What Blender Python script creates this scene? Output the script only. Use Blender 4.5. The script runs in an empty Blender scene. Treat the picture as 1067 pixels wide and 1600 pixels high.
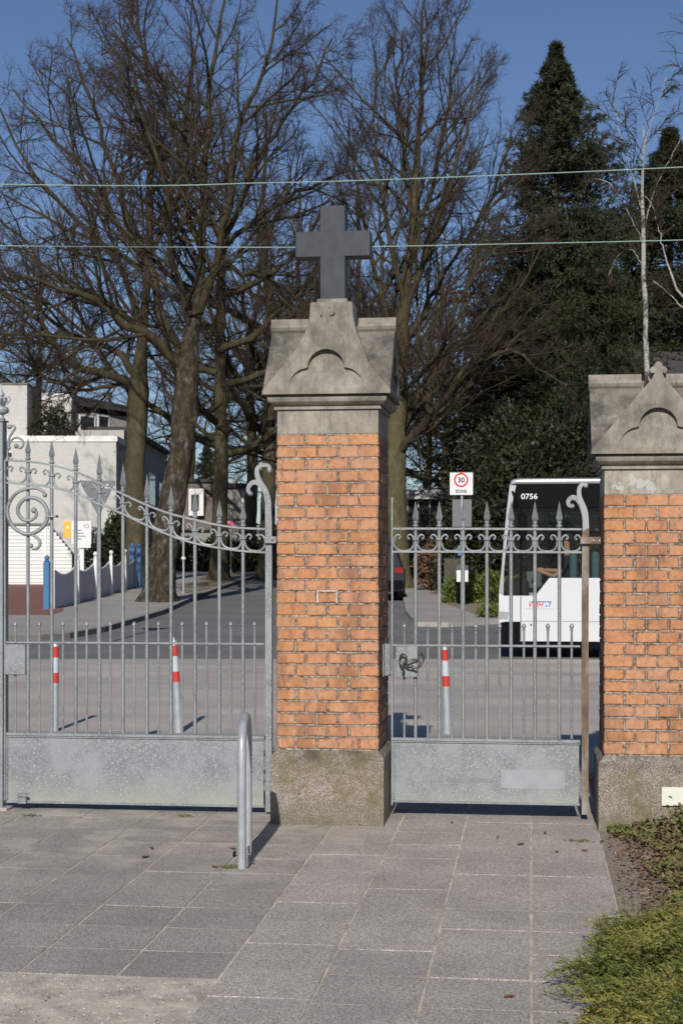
import bpy, bmesh, math, random
import numpy as np
from mathutils import Vector, Matrix, Quaternion
from mathutils.geometry import tessellate_polygon
PI = math.pi
random.seed(7); RNG = np.random.default_rng(7)
SC = bpy.context.scene
COL = SC.collection

# ------------------------------------------------------------------ camera, world, sun
FPX = 2420.0; HOR = 875.0; CAMH = 1.62
TH = math.atan(296/FPX); CT, ST = math.cos(TH), math.sin(TH)
cam = bpy.data.cameras.new('camera'); camo = bpy.data.objects.new('camera', cam); COL.objects.link(camo)
camo.location = (0, 0, CAMH); camo.rotation_euler = (PI/2, 0, TH)
cam.sensor_fit = 'VERTICAL'; cam.sensor_height = 36; cam.sensor_width = 24; cam.lens = 36*FPX/1600
cam.shift_y = (HOR-800)/1600; cam.clip_end = 3000; cam.clip_start = .1
cam.dof.use_dof = True; cam.dof.focus_distance = 9.6; cam.dof.aperture_fstop = 9
SC.camera = camo
SUN_EL = math.radians(30.2)
w = bpy.data.worlds.new('World'); SC.world = w; w.use_nodes = True
nt = w.node_tree; nt.nodes.clear()
sky = nt.nodes.new('ShaderNodeTexSky'); sky.sky_type = 'NISHITA'; sky.sun_disc = False
sky.sun_elevation = SUN_EL; sky.sun_rotation = math.radians(177); sky.air_density = .9; sky.dust_density = .3; sky.ozone_density = 1.6
bg = nt.nodes.new('ShaderNodeBackground'); bg.inputs['Strength'].default_value = .068
wo = nt.nodes.new('ShaderNodeOutputWorld')
tint = nt.nodes.new('ShaderNodeMix'); tint.data_type = 'RGBA'; tint.blend_type = 'MULTIPLY'; tint.inputs[0].default_value = 1; tint.inputs[7].default_value = (.87, .955, 1.15, 1)
nt.links.new(sky.outputs[0], tint.inputs[6]); nt.links.new(tint.outputs[2], bg.inputs[0]); nt.links.new(bg.outputs[0], wo.inputs[0])
sl = bpy.data.lights.new('sun', 'SUN'); sl.energy = 4.5; sl.angle = math.radians(.53); sl.color = (1, .95, .87)
so = bpy.data.objects.new('sun', sl); COL.objects.link(so)
LD = Vector((-.022, 1, -math.tan(SUN_EL)))
so.rotation_euler = LD.to_track_quat('-Z', 'Y').to_euler()
SC.view_settings.view_transform = 'Standard'; SC.view_settings.look = 'None'
SC.view_settings.exposure = 0.0; SC.view_settings.gamma = 1

# ------------------------------------------------------------------ place helpers
def at(px, py, Y):                       # photo point on the world plane y = Y
    a = (px-533.5)/FPX; b = (HOR-py)/FPX
    t = Y/(CT+a*ST)
    return Vector((t*(-ST+a*CT), Y, CAMH+t*b))
def cf(lat, D, z): return Vector((lat*CT-D*ST, lat*ST+D*CT, z))   # street frame: lateral, distance, height
def W(px, py, D): return cf((px-533.5)/FPX*D, D, CAMH+(HOR-py)/FPX*D)
def gz(D): return 0 if D < 26 else .02*(D-26) if D < 95 else 1.38
def Dg(py): return 5178.8/((py-HOR)+48.4)       # distance of a ground point beyond the main road
def Wg(px, py, dz=0):
    D = Dg(py); return cf((px-533.5)/FPX*D, D, gz(D)+dz)

# ------------------------------------------------------------------ materials
def ramp(n, stops):
    e = n.color_ramp.elements
    while len(e) > 1: e.remove(e[-1])
    e[0].position = stops[0][0]; e[0].color = (*stops[0][1], 1)
    for p, c in stops[1:]:
        k = e.new(p); k.color = (*c, 1)
class NT:
    def __init__(s, name, rough=.8, metal=0, spec=.4):
        s.m = bpy.data.materials.new(name); s.m.use_nodes = True; s.t = s.m.node_tree
        s.b = s.t.nodes['Principled BSDF']; s.b.inputs['Roughness'].default_value = rough
        s.b.inputs['Metallic'].default_value = metal; s.b.inputs['Specular IOR Level'].default_value = spec
    def n(s, k, **kw):
        x = s.t.nodes.new('ShaderNode'+k)
        for a, v in kw.items(): setattr(x, a, v)
        return x
    def l(s, a, b): s.t.links.new(a, b)
    def pos(s):
        return s.n('NewGeometry').outputs['Position']
    def obj(s): return s.n('TexCoord').outputs['Object']
    def noise(s, co, scale, detail=6, rough=.6, sc3=None):
        if sc3:
            mp = s.n('Mapping'); s.l(co, mp.inputs[0]); mp.inputs['Scale'].default_value = sc3; co = mp.outputs[0]
        x = s.n('TexNoise'); s.l(co, x.inputs['Vector']); x.inputs['Scale'].default_value = scale
        x.inputs['Detail'].default_value = detail; x.inputs['Roughness'].default_value = rough
        return x.outputs['Fac']
    def vor(s, co, scale, out='Color', feat='F1'):
        x = s.n('TexVoronoi', feature=feat); s.l(co, x.inputs['Vector']); x.inputs['Scale'].default_value = scale
        return x.outputs[out]
    def ramp(s, fac, stops):
        x = s.n('ValToRGB'); ramp(x, stops); s.l(fac, x.inputs[0]); return x.outputs[0]
    def mix(s, fac, a, b, mode='MIX'):
        x = s.n('Mix', data_type='RGBA', blend_type=mode)
        for v, i in ((fac, 0), (a, 6), (b, 7)):
            if isinstance(v, (int, float)): x.inputs[i].default_value = v
            elif isinstance(v, tuple): x.inputs[i].default_value = (*v, 1)
            else: s.l(v, x.inputs[i])
        return x.outputs[2]
    def math(s, op, a, b=None, clamp=False):
        x = s.n('Math', operation=op, use_clamp=clamp)
        for v, i in ((a, 0), (b, 1)):
            if v is None: continue
            if isinstance(v, (int, float)): x.inputs[i].default_value = v
            else: s.l(v, x.inputs[i])
        return x.outputs[0]
    def sep(s, co):
        x = s.n('SeparateXYZ'); s.l(co, x.inputs[0]); return x.outputs
    def rnd(s, col, amt, seedmul=1.0):
        o = s.n('ObjectInfo').outputs['Random']
        v = s.math('FRACT', s.math('MULTIPLY', o, seedmul))
        hs = s.n('HueSaturation'); s.l(col, hs.inputs['Color'])
        s.l(s.math('ADD', s.math('MULTIPLY', v, 2*amt), 1-amt), hs.inputs['Value']); return hs.outputs[0]
    def col(s, c): s.l(c, s.b.inputs['Base Color'])
    def bump(s, h, strength=.3, dist=.01):
        x = s.n('Bump'); x.inputs['Strength'].default_value = strength; x.inputs['Distance'].default_value = dist
        s.l(h, x.inputs['Height']); s.l(x.outputs[0], s.b.inputs['Normal'])

def simple(name, c, rough=.7, metal=0, var=.12, scale=12, bump=0, bscale=60, bdist=.004, rnd=0, spec=.4):
    k = NT(name, rough, metal, spec); co = k.pos()
    lo = tuple(v*(1-var) for v in c); hi = tuple(min(1, v*(1+var)) for v in c)
    col = k.ramp(k.noise(co, scale), [(.3, lo), (.7, hi)])
    if rnd: col = k.rnd(col, rnd)
    k.col(col)
    if bump: k.bump(k.noise(co, bscale), bump, bdist)
    return k.m

def m_galv(name, panel=False):
    k = NT(name, .5, .25, .5); co = k.pos()
    v = k.vor(co, 150 if panel else 170)
    sv = k.n('SeparateColor'); k.l(v, sv.inputs[0])
    base = k.ramp(sv.outputs[0], [(0, (.165, .178, .185)), (.85, (.245, .262, .27)), (1, (.40, .415, .42))])
    n1 = k.noise(co, 6, 8)
    base = k.mix(k.ramp(n1, [(.42, (0, 0, 0)), (.62, (.7, .7, .7))]), base, (.29, .31, .318))
    if panel:
        z = k.sep(co)[2]
        d = k.math('ADD', z, k.math('MULTIPLY', k.math('SUBTRACT', k.noise(co, 9, 8), .5), .22))
        base = k.mix(k.math('MULTIPLY', k.ramp(k.math('MULTIPLY', d, 1), [(.05, (1, 1, 1)), (.22, (0, 0, 0))]), .75), base, (.33, .34, .285))
        st = k.noise(co, 5, 8, .7, (6, 1, .6))
        base = k.mix(k.math('MULTIPLY', k.ramp(st, [(.58, (0, 0, 0)), (.75, (1, 1, 1))]), .35), base, (.27, .28, .25))
    k.col(base)
    k.l(k.math('ADD', k.math('MULTIPLY', n1, .3), .38), k.b.inputs['Roughness'])
    k.bump(k.noise(co, 220), .12, .002)
    return k.m
GALV = m_galv('galvanised_steel'); GPANEL = m_galv('galvanised_sheet', True)
def m_rust():
    k = NT('rusty_steel', .75, .1); co = k.pos()
    c = k.ramp(k.noise(co, 9, 9, .7, (1, 1, .35)), [(.35, (.10, .065, .045)), (.5, (.17, .12, .085)), (.62, (.26, .23, .20)), (.75, (.36, .35, .33))])
    z = k.sep(co)[2]; zz = k.math('ADD', z, k.math('MULTIPLY', k.math('SUBTRACT', k.noise(co, 12, 6), .5), .15))
    c = k.mix(k.ramp(zz, [(0, (0, 0, 0)), (1, (1, 1, 1))]), c, c) if False else k.mix(k.math('GREATER_THAN', zz, 1.80), c, (.34, .36, .37))
    k.col(c); k.bump(k.noise(co, 150), .3, .002); return k.m
RUST = m_rust()
def m_brick():
    k = NT('clinker_brick', .85); g = k.n('TexCoord').outputs['Generated']; co = k.pos()
    x, y, z = k.sep(g)[0:3]
    # grime creeps in from the arrises
    oi = k.n('ObjectInfo').outputs['Random']
    ez = k.math('MINIMUM', z, k.math('SUBTRACT', 1, z))
    ex = k.math('MULTIPLY', k.math('MINIMUM', x, k.math('SUBTRACT', 1, x)), 1.7)
    e = k.math('MINIMUM', ez, ex)
    e = k.math('ADD', e, k.math('MULTIPLY', k.math('SUBTRACT', k.noise(co, 48, 8, .8), .5), .85))
    e = k.math('ADD', e, k.math('MULTIPLY', k.math('SUBTRACT', k.noise(co, 7, 3, .6), .5), .32))
    base = k.ramp(k.noise(co, 35, 6), [(.3, (.38, .17, .08)), (.55, (.47, .222, .108)), (.75, (.53, .27, .14))])
    base = k.rnd(base, .07)
    hue = k.n('HueSaturation'); k.l(base, hue.inputs['Color'])
    k.l(k.math('ADD', k.math('MULTIPLY', k.math('FRACT', k.math('MULTIPLY', oi, 37.7)), .007), .4965), hue.inputs['Hue'])
    k.l(k.math('ADD', k.math('MULTIPLY', k.math('FRACT', k.math('MULTIPLY', oi, 13.3)), .12), .90), hue.inputs['Saturation'])
    base = hue.outputs[0]
    sp = k.ramp(k.noise(co, 190, 3, .5), [(.66, (0, 0, 0)), (.72, (1, 1, 1))])
    base = k.mix(k.math('MULTIPLY', sp, .7), base, (.12, .06, .04))
    gr = k.ramp(e, [(.0, (1, 1, 1)), (.03, (.8, .8, .8)), (.14, (0, 0, 0))])
    gr = k.math('MULTIPLY', gr, k.ramp(k.noise(co, 3.4, 4, .6), [(.36, (.30, .30, .30)), (.55, (1, 1, 1))]))
    base = k.mix(k.math('MULTIPLY', gr, .92), base, (.085, .055, .04))
    big = k.ramp(k.noise(co, 3.2, 6, .65, (1.6, 1, .8)), [(.50, (0, 0, 0)), (.66, (1, 1, 1))])
    base = k.mix(k.math('MULTIPLY', big, .62), base, (.17, .085, .05))
    run = k.ramp(k.noise(co, 16, 6, .75, (1, 1, .35)), [(.58, (0, 0, 0)), (.68, (1, 1, 1))]); base = k.mix(k.math('MULTIPLY', run, .55), base, (.10, .055, .035))
    k.col(base); k.bump(k.noise(co, 90, 8, .7), .35, .004); return k.m
BRICK = m_brick()
def m_mortar():
    k = NT('mortar', .95); co = k.pos()
    k.col(k.ramp(k.noise(co, 38, 8, .7), [(.38, (.06, .045, .035)), (.48, (.25, .215, .18)), (.66, (.50, .46, .40))]))
    k.bump(k.noise(co, 120), .6, .006); return k.m
MORTAR = m_mortar()
def m_stone(name, light=1.0, dark=.55, patch=False):
    k = NT(name, .9); co = k.pos()
    c = k.ramp(k.noise(co, 14, 10, .7), [(.3, (.205*light, .184*light, .150*light)), (.7, (.33*light, .302*light, .252*light))])
    soot = k.ramp(k.noise(co, 4.5, 10, .72, (1, 1, .6)), [(.44, (0, 0, 0)), (.60, (1, 1, 1))])
    c = k.mix(k.math('MULTIPLY', soot, dark), c, (.055, .050, .046))
    st2 = k.ramp(k.noise(co, 9, 8, .75, (2.5, 2.5, .5)), [(.5, (0, 0, 0)), (.7, (1, 1, 1))]); c = k.mix(k.math('MULTIPLY', st2, .7), c, (.10, .09, .075))
    hi = k.ramp(k.noise(co, 3.3, 7, .7), [(.55, (0, 0, 0)), (.68, (1, 1, 1))]); c = k.mix(k.math('MULTIPLY', hi, .4), c, (.42, .40, .345))
    pit = k.ramp(k.noise(co, 130, 3), [(.66, (0, 0, 0)), (.72, (1, 1, 1))])
    c = k.mix(k.math('MULTIPLY', pit, .6), c, (.06, .055, .045))
    lich = k.ramp(k.noise(co, 60, 5, .8), [(.68, (0, 0, 0)), (.72, (1, 1, 1))])
    c = k.mix(k.math('MULTIPLY', lich, .45), c, (.50, .48, .40))
    if patch:
        pp = k.ramp(k.noise(co, 5, 8, .62), [(.57, (0, 0, 0)), (.585, (1, 1, 1))])
        c = k.mix(pp, c, (.42, .41, .38))
    k.col(c); k.bump(k.noise(co, 110, 8, .75), .4, .005); return k.m
STONE = m_stone('weathered_sandstone'); STONED = m_stone('sooty_sandstone', .66, .9)
NECK1 = m_stone('smooth_sandstone', 1.15, .35); NECK2 = m_stone('flaking_plaster_stone', 1.35, .3, True)
def m_base():
    k = NT('exposed_aggregate_stone', .95); co = k.pos()
    v = k.vor(co, 260); s = k.n('SeparateColor'); k.l(v, s.inputs[0])
    c = k.ramp(s.outputs[0], [(0, (.08, .066, .055)), (.35, (.21, .175, .145)), (.7, (.32, .27, .23)), (.95, (.46, .42, .38))])
    moss = k.ramp(k.noise(co, 5.5, 9, .7), [(.42, (0, 0, 0)), (.6, (1, 1, 1))])
    c = k.mix(k.math('MULTIPLY', moss, .72), c, (.135, .12, .045))
    z = k.sep(co)[2]
    d = k.math('ADD', z, k.math('MULTIPLY', k.math('SUBTRACT', k.noise(co, 8, 6), .5), .25))
    c = k.mix(k.math('MULTIPLY', k.ramp(d, [(.02, (1, 1, 1)), (.17, (0, 0, 0))]), .6), c, (.13, .12, .075))
    soot = k.math('MULTIPLY', k.ramp(d, [(.33, (0, 0, 0)), (.43, (1, 1, 1))]), k.ramp(k.noise(co, 7, 8, .7), [(.42, (0, 0, 0)), (.6, (1, 1, 1))]))
    c = k.mix(k.math('MULTIPLY', soot, .7), c, (.055, .045, .04))
    k.col(c); k.bump(k.vor(co, 170, 'Distance'), .5, .006); return k.m
BASE = m_base()
def m_slate():
    k = NT('dark_basalt', .6, 0, .3); co = k.pos()
    k.col(k.ramp(k.noise(co, 9, 10, .7, (1.5, 1, .8)), [(.3, (.026, .030, .039)), (.7, (.058, .063, .077))]))
    k.bump(k.noise(co, 160), .15, .002); return k.m
SLATE = m_slate()
def m_slab():
    k = NT('concrete_paving_slab', .95, 0, .2); co = k.pos()
    v_ = k.vor(co, 260); s_ = k.n('SeparateColor'); k.l(v_, s_.inputs[0])
    c = k.ramp(k.math('ADD', k.math('MULTIPLY', s_.outputs[0], .6), k.math('MULTIPLY', k.noise(co, 60, 4, .7), .4)), [(.2, (.18, .157, .135)), (.5, (.365, .326, .29)), (.8, (.66, .60, .54))])
    c = k.rnd(c, .08)
    st = k.ramp(k.noise(co, 2.2, 8, .65), [(.4, (0, 0, 0)), (.7, (1, 1, 1))])
    c = k.mix(k.math('MULTIPLY', st, .38), c, (.15, .135, .125))
    sx = k.sep(co)
    lf = k.math('LESS_THAN', sx[0], -1.2); c = k.mix(k.math('MULTIPLY', lf, k.ramp(k.n('ObjectInfo').outputs['Random'], [(0, (.1, .1, .1)), (1, (.42, .42, .42))])), c, (.13, .12, .113))
    # pale sand washed over the left hand field
    sand = k.math('MULTIPLY', k.ramp(k.noise(co, 3.1, 8, .7), [(.47, (0, 0, 0)), (.62, (1, 1, 1))]), k.math('MULTIPLY', k.ramp(k.math('MULTIPLY', sx[1], .1), [(.72, (0, 0, 0)), (.82, (1, 1, 1))]), k.math('LESS_THAN', sx[0], -.95)))
    c = k.mix(k.math('MULTIPLY', sand, .7), c, (.46, .415, .355))
    k.col(c); k.bump(k.vor(co, 260, 'Distance'), .3, .002); return k.m
SLAB = m_slab()
JOINT = simple('joint_sand', (.47, .42, .345), .98, var=.4, scale=7, bump=.6, bscale=150)
def m_gravel(name, cols, sc, bump=.5):
    k = NT(name, .95, 0, .2); co = k.pos()
    v = k.vor(co, sc); s = k.n('SeparateColor'); k.l(v, s.inputs[0])
    c = k.ramp(s.outputs[0], [(i/(len(cols)-1), q) for i, q in enumerate(cols)])
    b = k.ramp(k.noise(co, 1.1, 6), [(.35, (.92, .92, .92)), (.7, (1.06, 1.06, 1.06))])
    k.col(k.mix(1.0, c, b, 'MULTIPLY')); k.bump(k.vor(co, sc, 'Distance'), bump, .004); return k.m
GRAVEL = m_gravel('worn_gravel_concrete', [(.07, .055, .045), (.30, .25, .20), (.48, .41, .34), (.50, .43, .36), (.90, .84, .76)], 60, .9)
def m_asph(name, a, b, bands=False):
    k = NT(name, .92, 0, .25); co = k.pos()
    c = k.ramp(k.noise(co, 45, 6, .75), [(.3, a), (.7, b)])
    if bands:
        w_ = k.noise(co, 1, 4, .6, (.05, 1.1, 1)); c = k.mix(k.ramp(w_, [(.4, (.0, 0, 0)), (.65, (.3, .3, .3))]), c, (.19, .18, .172))
        sc = k.ramp(k.noise(co, 14, 6, .8, (.6, 1, 1)), [(.62, (0, 0, 0)), (.7, (1, 1, 1))]); c = k.mix(k.math('MULTIPLY', sc, .4), c, (.50, .46, .41))
    p = k.ramp(k.noise(co, .6, 5), [(.4, (.88, .88, .88)), (.65, (1.1, 1.1, 1.1))])
    k.col(k.mix(1.0, c, p, 'MULTIPLY')); k.bump(k.noise(co, 90, 4), .4, .005); return k.m
ROADL = m_asph('light_worn_asphalt', (.29, .26, .23), (.56, .505, .455), True)
ROADD = m_asph('dark_asphalt', (.125, .122, .118), (.20, .195, .187))
WALK = m_asph('pavement_concrete', (.25, .235, .215), (.38, .355, .325))
KERB = simple('kerb_stone', (.24, .23, .22), .9, var=.25, scale=20)
EARTH = m_gravel('bare_earth', [(.10, .075, .05), (.19, .145, .10), (.27, .215, .16), (.38, .32, .25)], 60)
REDPAVE = simple('red_brick_paving', (.20, .095, .07), .9, var=.3, scale=9)
def m_bark(name, a, b, c, moss=None, bs=9, stretch=.35, bump=.8, bd=.05, high=False):
    k = NT(name, .95, 0, .1); co = k.pos()
    n = k.noise(co, bs, 9, .72, (1, 1, stretch))
    col = k.ramp(n, [(.32, a), (.5, b), (.68, c)])
    if high:
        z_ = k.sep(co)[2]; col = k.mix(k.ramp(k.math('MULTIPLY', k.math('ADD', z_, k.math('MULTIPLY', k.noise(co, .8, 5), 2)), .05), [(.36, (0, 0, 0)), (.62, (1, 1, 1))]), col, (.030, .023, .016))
    if moss:
        mm = k.ramp(k.noise(co, 1.6, 8, .7), [(.42, (0, 0, 0)), (.62, (1, 1, 1))]); col = k.mix(k.math('MULTIPLY', mm, .75), col, moss)
    k.col(col); k.bump(n, bump, bd); return k.m
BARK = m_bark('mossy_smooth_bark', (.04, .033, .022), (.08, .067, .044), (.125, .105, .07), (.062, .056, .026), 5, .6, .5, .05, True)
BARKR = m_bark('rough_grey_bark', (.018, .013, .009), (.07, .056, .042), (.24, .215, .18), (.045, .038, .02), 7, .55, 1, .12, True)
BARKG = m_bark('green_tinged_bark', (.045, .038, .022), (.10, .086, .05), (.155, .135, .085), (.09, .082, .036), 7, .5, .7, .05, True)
LIMB = m_bark('brown_limb_bark', (.022, .017, .012), (.048, .038, .027), (.095, .078, .054), (.060, .054, .024), 6, .6, .3)
TWIG = simple('bare_twigs', (.046, .029, .023), .9, var=.35, scale=1.2)
BIRCH = m_bark('white_birch_bark', (.08, .07, .06), (.34, .32, .29), (.46, .44, .40), None, 9, 2.5, .3)
def m_leaf(name, a, b, c, rough=.55, sc=3, tr=.15):
    k = NT(name, rough, 0, .3); co = k.pos()
    n = k.math('ADD', k.math('MULTIPLY', k.noise(co, sc, 3), .5), k.math('MULTIPLY', k.noise(co, sc*14, 2), .5))
    k.col(k.ramp(n, [(.36, a), (.5, b), (.64, c)])); return k.m
NEEDLE = m_leaf('spruce_needles', (.012, .017, .007), (.024, .031, .012), (.055, .062, .024), .7, .7)
YEW = m_leaf('yew_leaves', (.009, .014, .006), (.018, .026, .010), (.042, .052, .018), .6, .9)
HEDGE = m_leaf('hedge_leaves', (.035, .055, .014), (.085, .12, .024), (.21, .24, .045), .6, 2)
JUNIN = m_leaf('juniper_inner_shade', (.02, .022, .01), (.045, .05, .018), (.10, .075, .03), .8, 5)  # brownish inner growth, darkened so shade between the sprays is in the colour
JUNI = m_leaf('juniper_scales', (.045, .075, .018), (.14, .155, .034), (.38, .28, .075), .65, 5)
IVY = m_leaf('ground_ivy_leaves', (.045, .055, .022), (.115, .13, .035), (.21, .13, .06), .5, 8)
DRYL = m_leaf('dry_leaves', (.07, .04, .027), (.15, .085, .052), (.27, .18, .115), .9, 30)
WHITEP = simple('white_painted_brick', (.72, .70, .64), .9, var=.06, scale=3)
def m_wbrick(name, col, jo, scale=1.0):
    k = NT(name, .9); tc = k.n('TexCoord').outputs['Object']
    b = k.n('TexBrick'); mp = k.n('Mapping'); mp.inputs['Rotation'].default_value = (PI/2, 0, 0); k.l(tc, mp.inputs[0])
    sx = k.sep(tc); cb = k.n('CombineXYZ'); k.l(k.math('ADD', sx[0], sx[1]), cb.inputs[0]); k.l(sx[2], cb.inputs[1])
    k.l(cb.outputs[0], b.inputs['Vector'])
    b.inputs['Color1'].default_value = (*col, 1); b.inputs['Color2'].default_value = (*[c*.9 for c in col], 1); b.inputs['Mortar'].default_value = (*jo, 1)
    b.inputs['Scale'].default_value = scale; b.inputs['Brick Width'].default_value = .25; b.inputs['Row Height'].default_value = .083; b.inputs['Mortar Size'].default_value = .012
    k.col(b.outputs['Color']); k.bump(b.outputs['Fac'], .3, -.01); return k.m
WBRICK = m_wbrick('cream_painted_brick', (.53, .52, .49), (.43, .42, .40))
GBRICK = m_wbrick('shaded_grey_brick', (.42, .40, .38), (.30, .29, .27))  # right-facing walls of the white building, their shade put into a greyer colour
WHITE = simple('white_gloss_paint', (.68, .68, .66), .5, var=.04)
BUSW = simple('white_vehicle_paint', (.56, .565, .58), .3, var=.02, scale=2, spec=.6)
SILVER = simple('silver_trim', (.50, .51, .53), .28, .6, var=.03)
BLACK = simple('black_plastic', (.006, .006, .007), .15, var=.1, spec=.10)
RUBBER = simple('tyre_rubber', (.02, .02, .02), .85, var=.2)
def m_glass(name, c, alpha):
    k = NT(name, .06, 0, .5); k.b.inputs['Base Color'].default_value = (*c, 1); k.b.inputs['Alpha'].default_value = alpha; return k.m
TINT = m_glass('tinted_bus_glass', (.01, .014, .018), .20); WGLASS = m_glass('window_glass', (.03, .035, .045), .92)
DARKIN = simple('dark_interior', (.03, .03, .033), .8)
TEAL = simple('teal_seat_cloth', (.06, .15, .15), .9)
SKIN = simple('skin', (.50, .30, .21), .6, var=.08)
NAVY = simple('navy_uniform_cloth', (.02, .024, .035), .9)
HAIR = simple('brown_hair', (.05, .03, .02), .8)
RED = simple('red_reflective_band', (.50, .04, .028), .5, var=.08)
REDS = simple('red_sign_print', (.60, .02, .02), .4, var=.03)
SIGNW = simple('white_sign_face', (.66, .66, .66), .5, var=.03)
SIGNB = simple('black_sign_print', (.02, .02, .02), .5)
SIGNG = simple('grey_sign_back', (.14, .145, .15), .6, var=.1)
BLUE = simple('blue_paint', (.055, .15, .31), .55, var=.1)
BLUEL = simple('blue_logo_print', (.05, .16, .45), .4)
ORANGE = simple('orange_sign_print', (.80, .42, .06), .5)
PINK = simple('faded_red_sign', (.60, .16, .22), .6)
LILAC = simple('shaded_white_fence_board', (.50, .49, .52), .8, var=.1, scale=6)  # white boards, with the grey-blue of shade put into the colour
ROOF = simple('brown_roof_tiles', (.12, .10, .09), .9, var=.3, scale=6, bump=.5, bscale=9, bdist=.03)
ROOFD = simple('dark_roof_tiles', (.05, .045, .048), .9, var=.3, scale=6)
RENDERG = simple('grey_render', (.24, .23, .215), .9, var=.08, scale=2)
CARP = simple('dark_car_paint', (.018, .020, .026), .22, var=.05, spec=.7)
TAIL = simple('tail_lamp_red', (.22, .01, .012), .3)
HEADL = simple('clear_lamp', (.30, .31, .33), .15)
WIRE = simple('pale_green_wire', (.26, .37, .32), .6, var=.15, scale=3)
PIPE = simple('galvanised_pipe', (.37, .39, .41), .48, .3, var=.14, scale=14, bump=.1, bscale=150)
IRON = simple('dark_wrought_iron', (.10, .085, .07), .5, .5, var=.4, scale=40)
FENCEW = simple('weathered_picket', (.09, .085, .06), .9, var=.3)
CREAM = simple('cream_plastic_plate', (.66, .65, .56), .6, var=.05)

# ------------------------------------------------------------------ mesh helpers
class MB:
    def __init__(s): s.v = []; s.f = []; s.mi = []
    def add(s, vs, fs, mi=0):
        o = len(s.v); s.v += [tuple(v) for v in vs]; s.f += [tuple(i+o for i in f) for f in fs]; s.mi += [mi]*len(fs); return s
    def hexa(s, p):      # 8 points: bottom ring, top ring
        return s.add(p, [(3, 2, 1, 0), (4, 5, 6, 7), (0, 1, 5, 4), (1, 2, 6, 5), (2, 3, 7, 6), (3, 0, 4, 7)])
    def box(s, x0, x1, y0, y1, z0, z1):
        return s.hexa([(x0, y0, z0), (x1, y0, z0), (x1, y1, z0), (x0, y1, z0), (x0, y0, z1), (x1, y0, z1), (x1, y1, z1), (x0, y1, z1)])
    def cbox(s, x0, x1, y0, y1, z0, z1, c):   # chamfered box
        xs = (x0, x1); ys = (y0, y1); zs = (z0, z1); vs = []
        bm = bmesh.new(); bmesh.ops.create_cube(bm, size=1)
        for v in bm.verts: v.co = Vector((x0+(v.co.x+.5)*(x1-x0), y0+(v.co.y+.5)*(y1-y0), z0+(v.co.z+.5)*(z1-z0)))
        bmesh.ops.bevel(bm, geom=bm.edges[:], offset=c, segments=1, affect='EDGES', profile=.5)
        bm.verts.index_update(); s.add([v.co[:] for v in bm.verts], [[v.index for v in f.verts] for f in bm.faces]); bm.free(); return s
    def tube(s, pts, r, n=8, cap=True):
        pts = [Vector(p) for p in pts]; rs = r if isinstance(r, (list, tuple)) else [r]*len(pts)
        up = None; vs = []
        for i, p in enumerate(pts):
            t = (pts[min(i+1, len(pts)-1)]-pts[max(i-1, 0)]).normalized()
            if up is None: up = t.orthogonal().normalized()
            up = (up-t*up.dot(t)).normalized(); b = t.cross(up)
            for k in range(n):
                a = 2*PI*k/n; vs.append(p+(up*math.cos(a)+b*math.sin(a))*rs[i])
        fs = [(i*n+k, i*n+(k+1) % n, (i+1)*n+(k+1) % n, (i+1)*n+k) for i in range(len(pts)-1) for k in range(n)]
        if cap: fs += [tuple(range(n-1, -1, -1)), tuple((len(pts)-1)*n+k for k in range(n))]
        return s.add(vs, fs)
    def lathe(s, prof, x, y, n=16):    # prof: (r, z)
        vs = [(x+r*math.cos(2*PI*k/n), y+r*math.sin(2*PI*k/n), z) for r, z in prof for k in range(n)]
        fs = [(i*n+k, i*n+(k+1) % n, (i+1)*n+(k+1) % n, (i+1)*n+k) for i in range(len(prof)-1) for k in range(n)]
        fs += [tuple(range(n-1, -1, -1)), tuple((len(prof)-1)*n+k for k in range(n))]
        return s.add(vs, fs)
    def sphere(s, c, r, n=10, m=7, sc=(1, 1, 1)):
        vs = []; 
        for j in range(m+1):
            a = PI*j/m
            for k in range(n): vs.append((c[0]+r*sc[0]*math.sin(a)*math.cos(2*PI*k/n), c[1]+r*sc[1]*math.sin(a)*math.sin(2*PI*k/n), c[2]+r*sc[2]*math.cos(a)))
        fs = [(j*n+k, (j+1)*n+k, (j+1)*n+(k+1) % n, j*n+(k+1) % n) for j in range(m) for k in range(n)]
        return s.add(vs, fs)
    def prism(s, poly, y0, y1, holes=()):   # xz outline extruded along y (with holes)
        loops = [poly]+list(holes); flat = [p for l in loops for p in l]
        tri = tessellate_polygon([[Vector((p[0], p[1], 0)) for p in l] for l in loops]); n = len(flat)
        fs = [tuple(t) for t in tri]+[tuple(reversed([i+n for i in t])) for t in tri]
        o = 0
        for l in loops:
            m = len(l); fs += [(o+i, o+(i+1) % m, n+o+(i+1) % m, n+o+i) for i in range(m)]; o += m
        return s.add([(p[0], y0, p[1]) for p in flat]+[(p[0], y1, p[1]) for p in flat], fs)
    def ribbon(s, pts, wd, y0, y1):         # flat bar following an xz path
        n = len(pts); ws = wd if isinstance(wd, (list, tuple)) else [wd]*n; L = []; Rr = []
        for i in range(n):
            a = Vector(pts[min(i+1, n-1)])-Vector(pts[max(i-1, 0)]); a.normalize(); nn = Vector((-a.y, a.x))*ws[i]/2
            L.append(Vector(pts[i])+nn); Rr.append(Vector(pts[i])-nn)
        vs = []
        for i in range(n): vs += [(L[i].x, y0, L[i].y), (Rr[i].x, y0, Rr[i].y), (Rr[i].x, y1, Rr[i].y), (L[i].x, y1, L[i].y)]
        fs = [(4*i+k, 4*i+(k+1) % 4, 4*i+4+(k+1) % 4, 4*i+4+k) for i in range(n-1) for k in range(4)]+[(3, 2, 1, 0), (4*n-4, 4*n-3, 4*n-2, 4*n-1)]
        return s.add(vs, fs)
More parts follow.
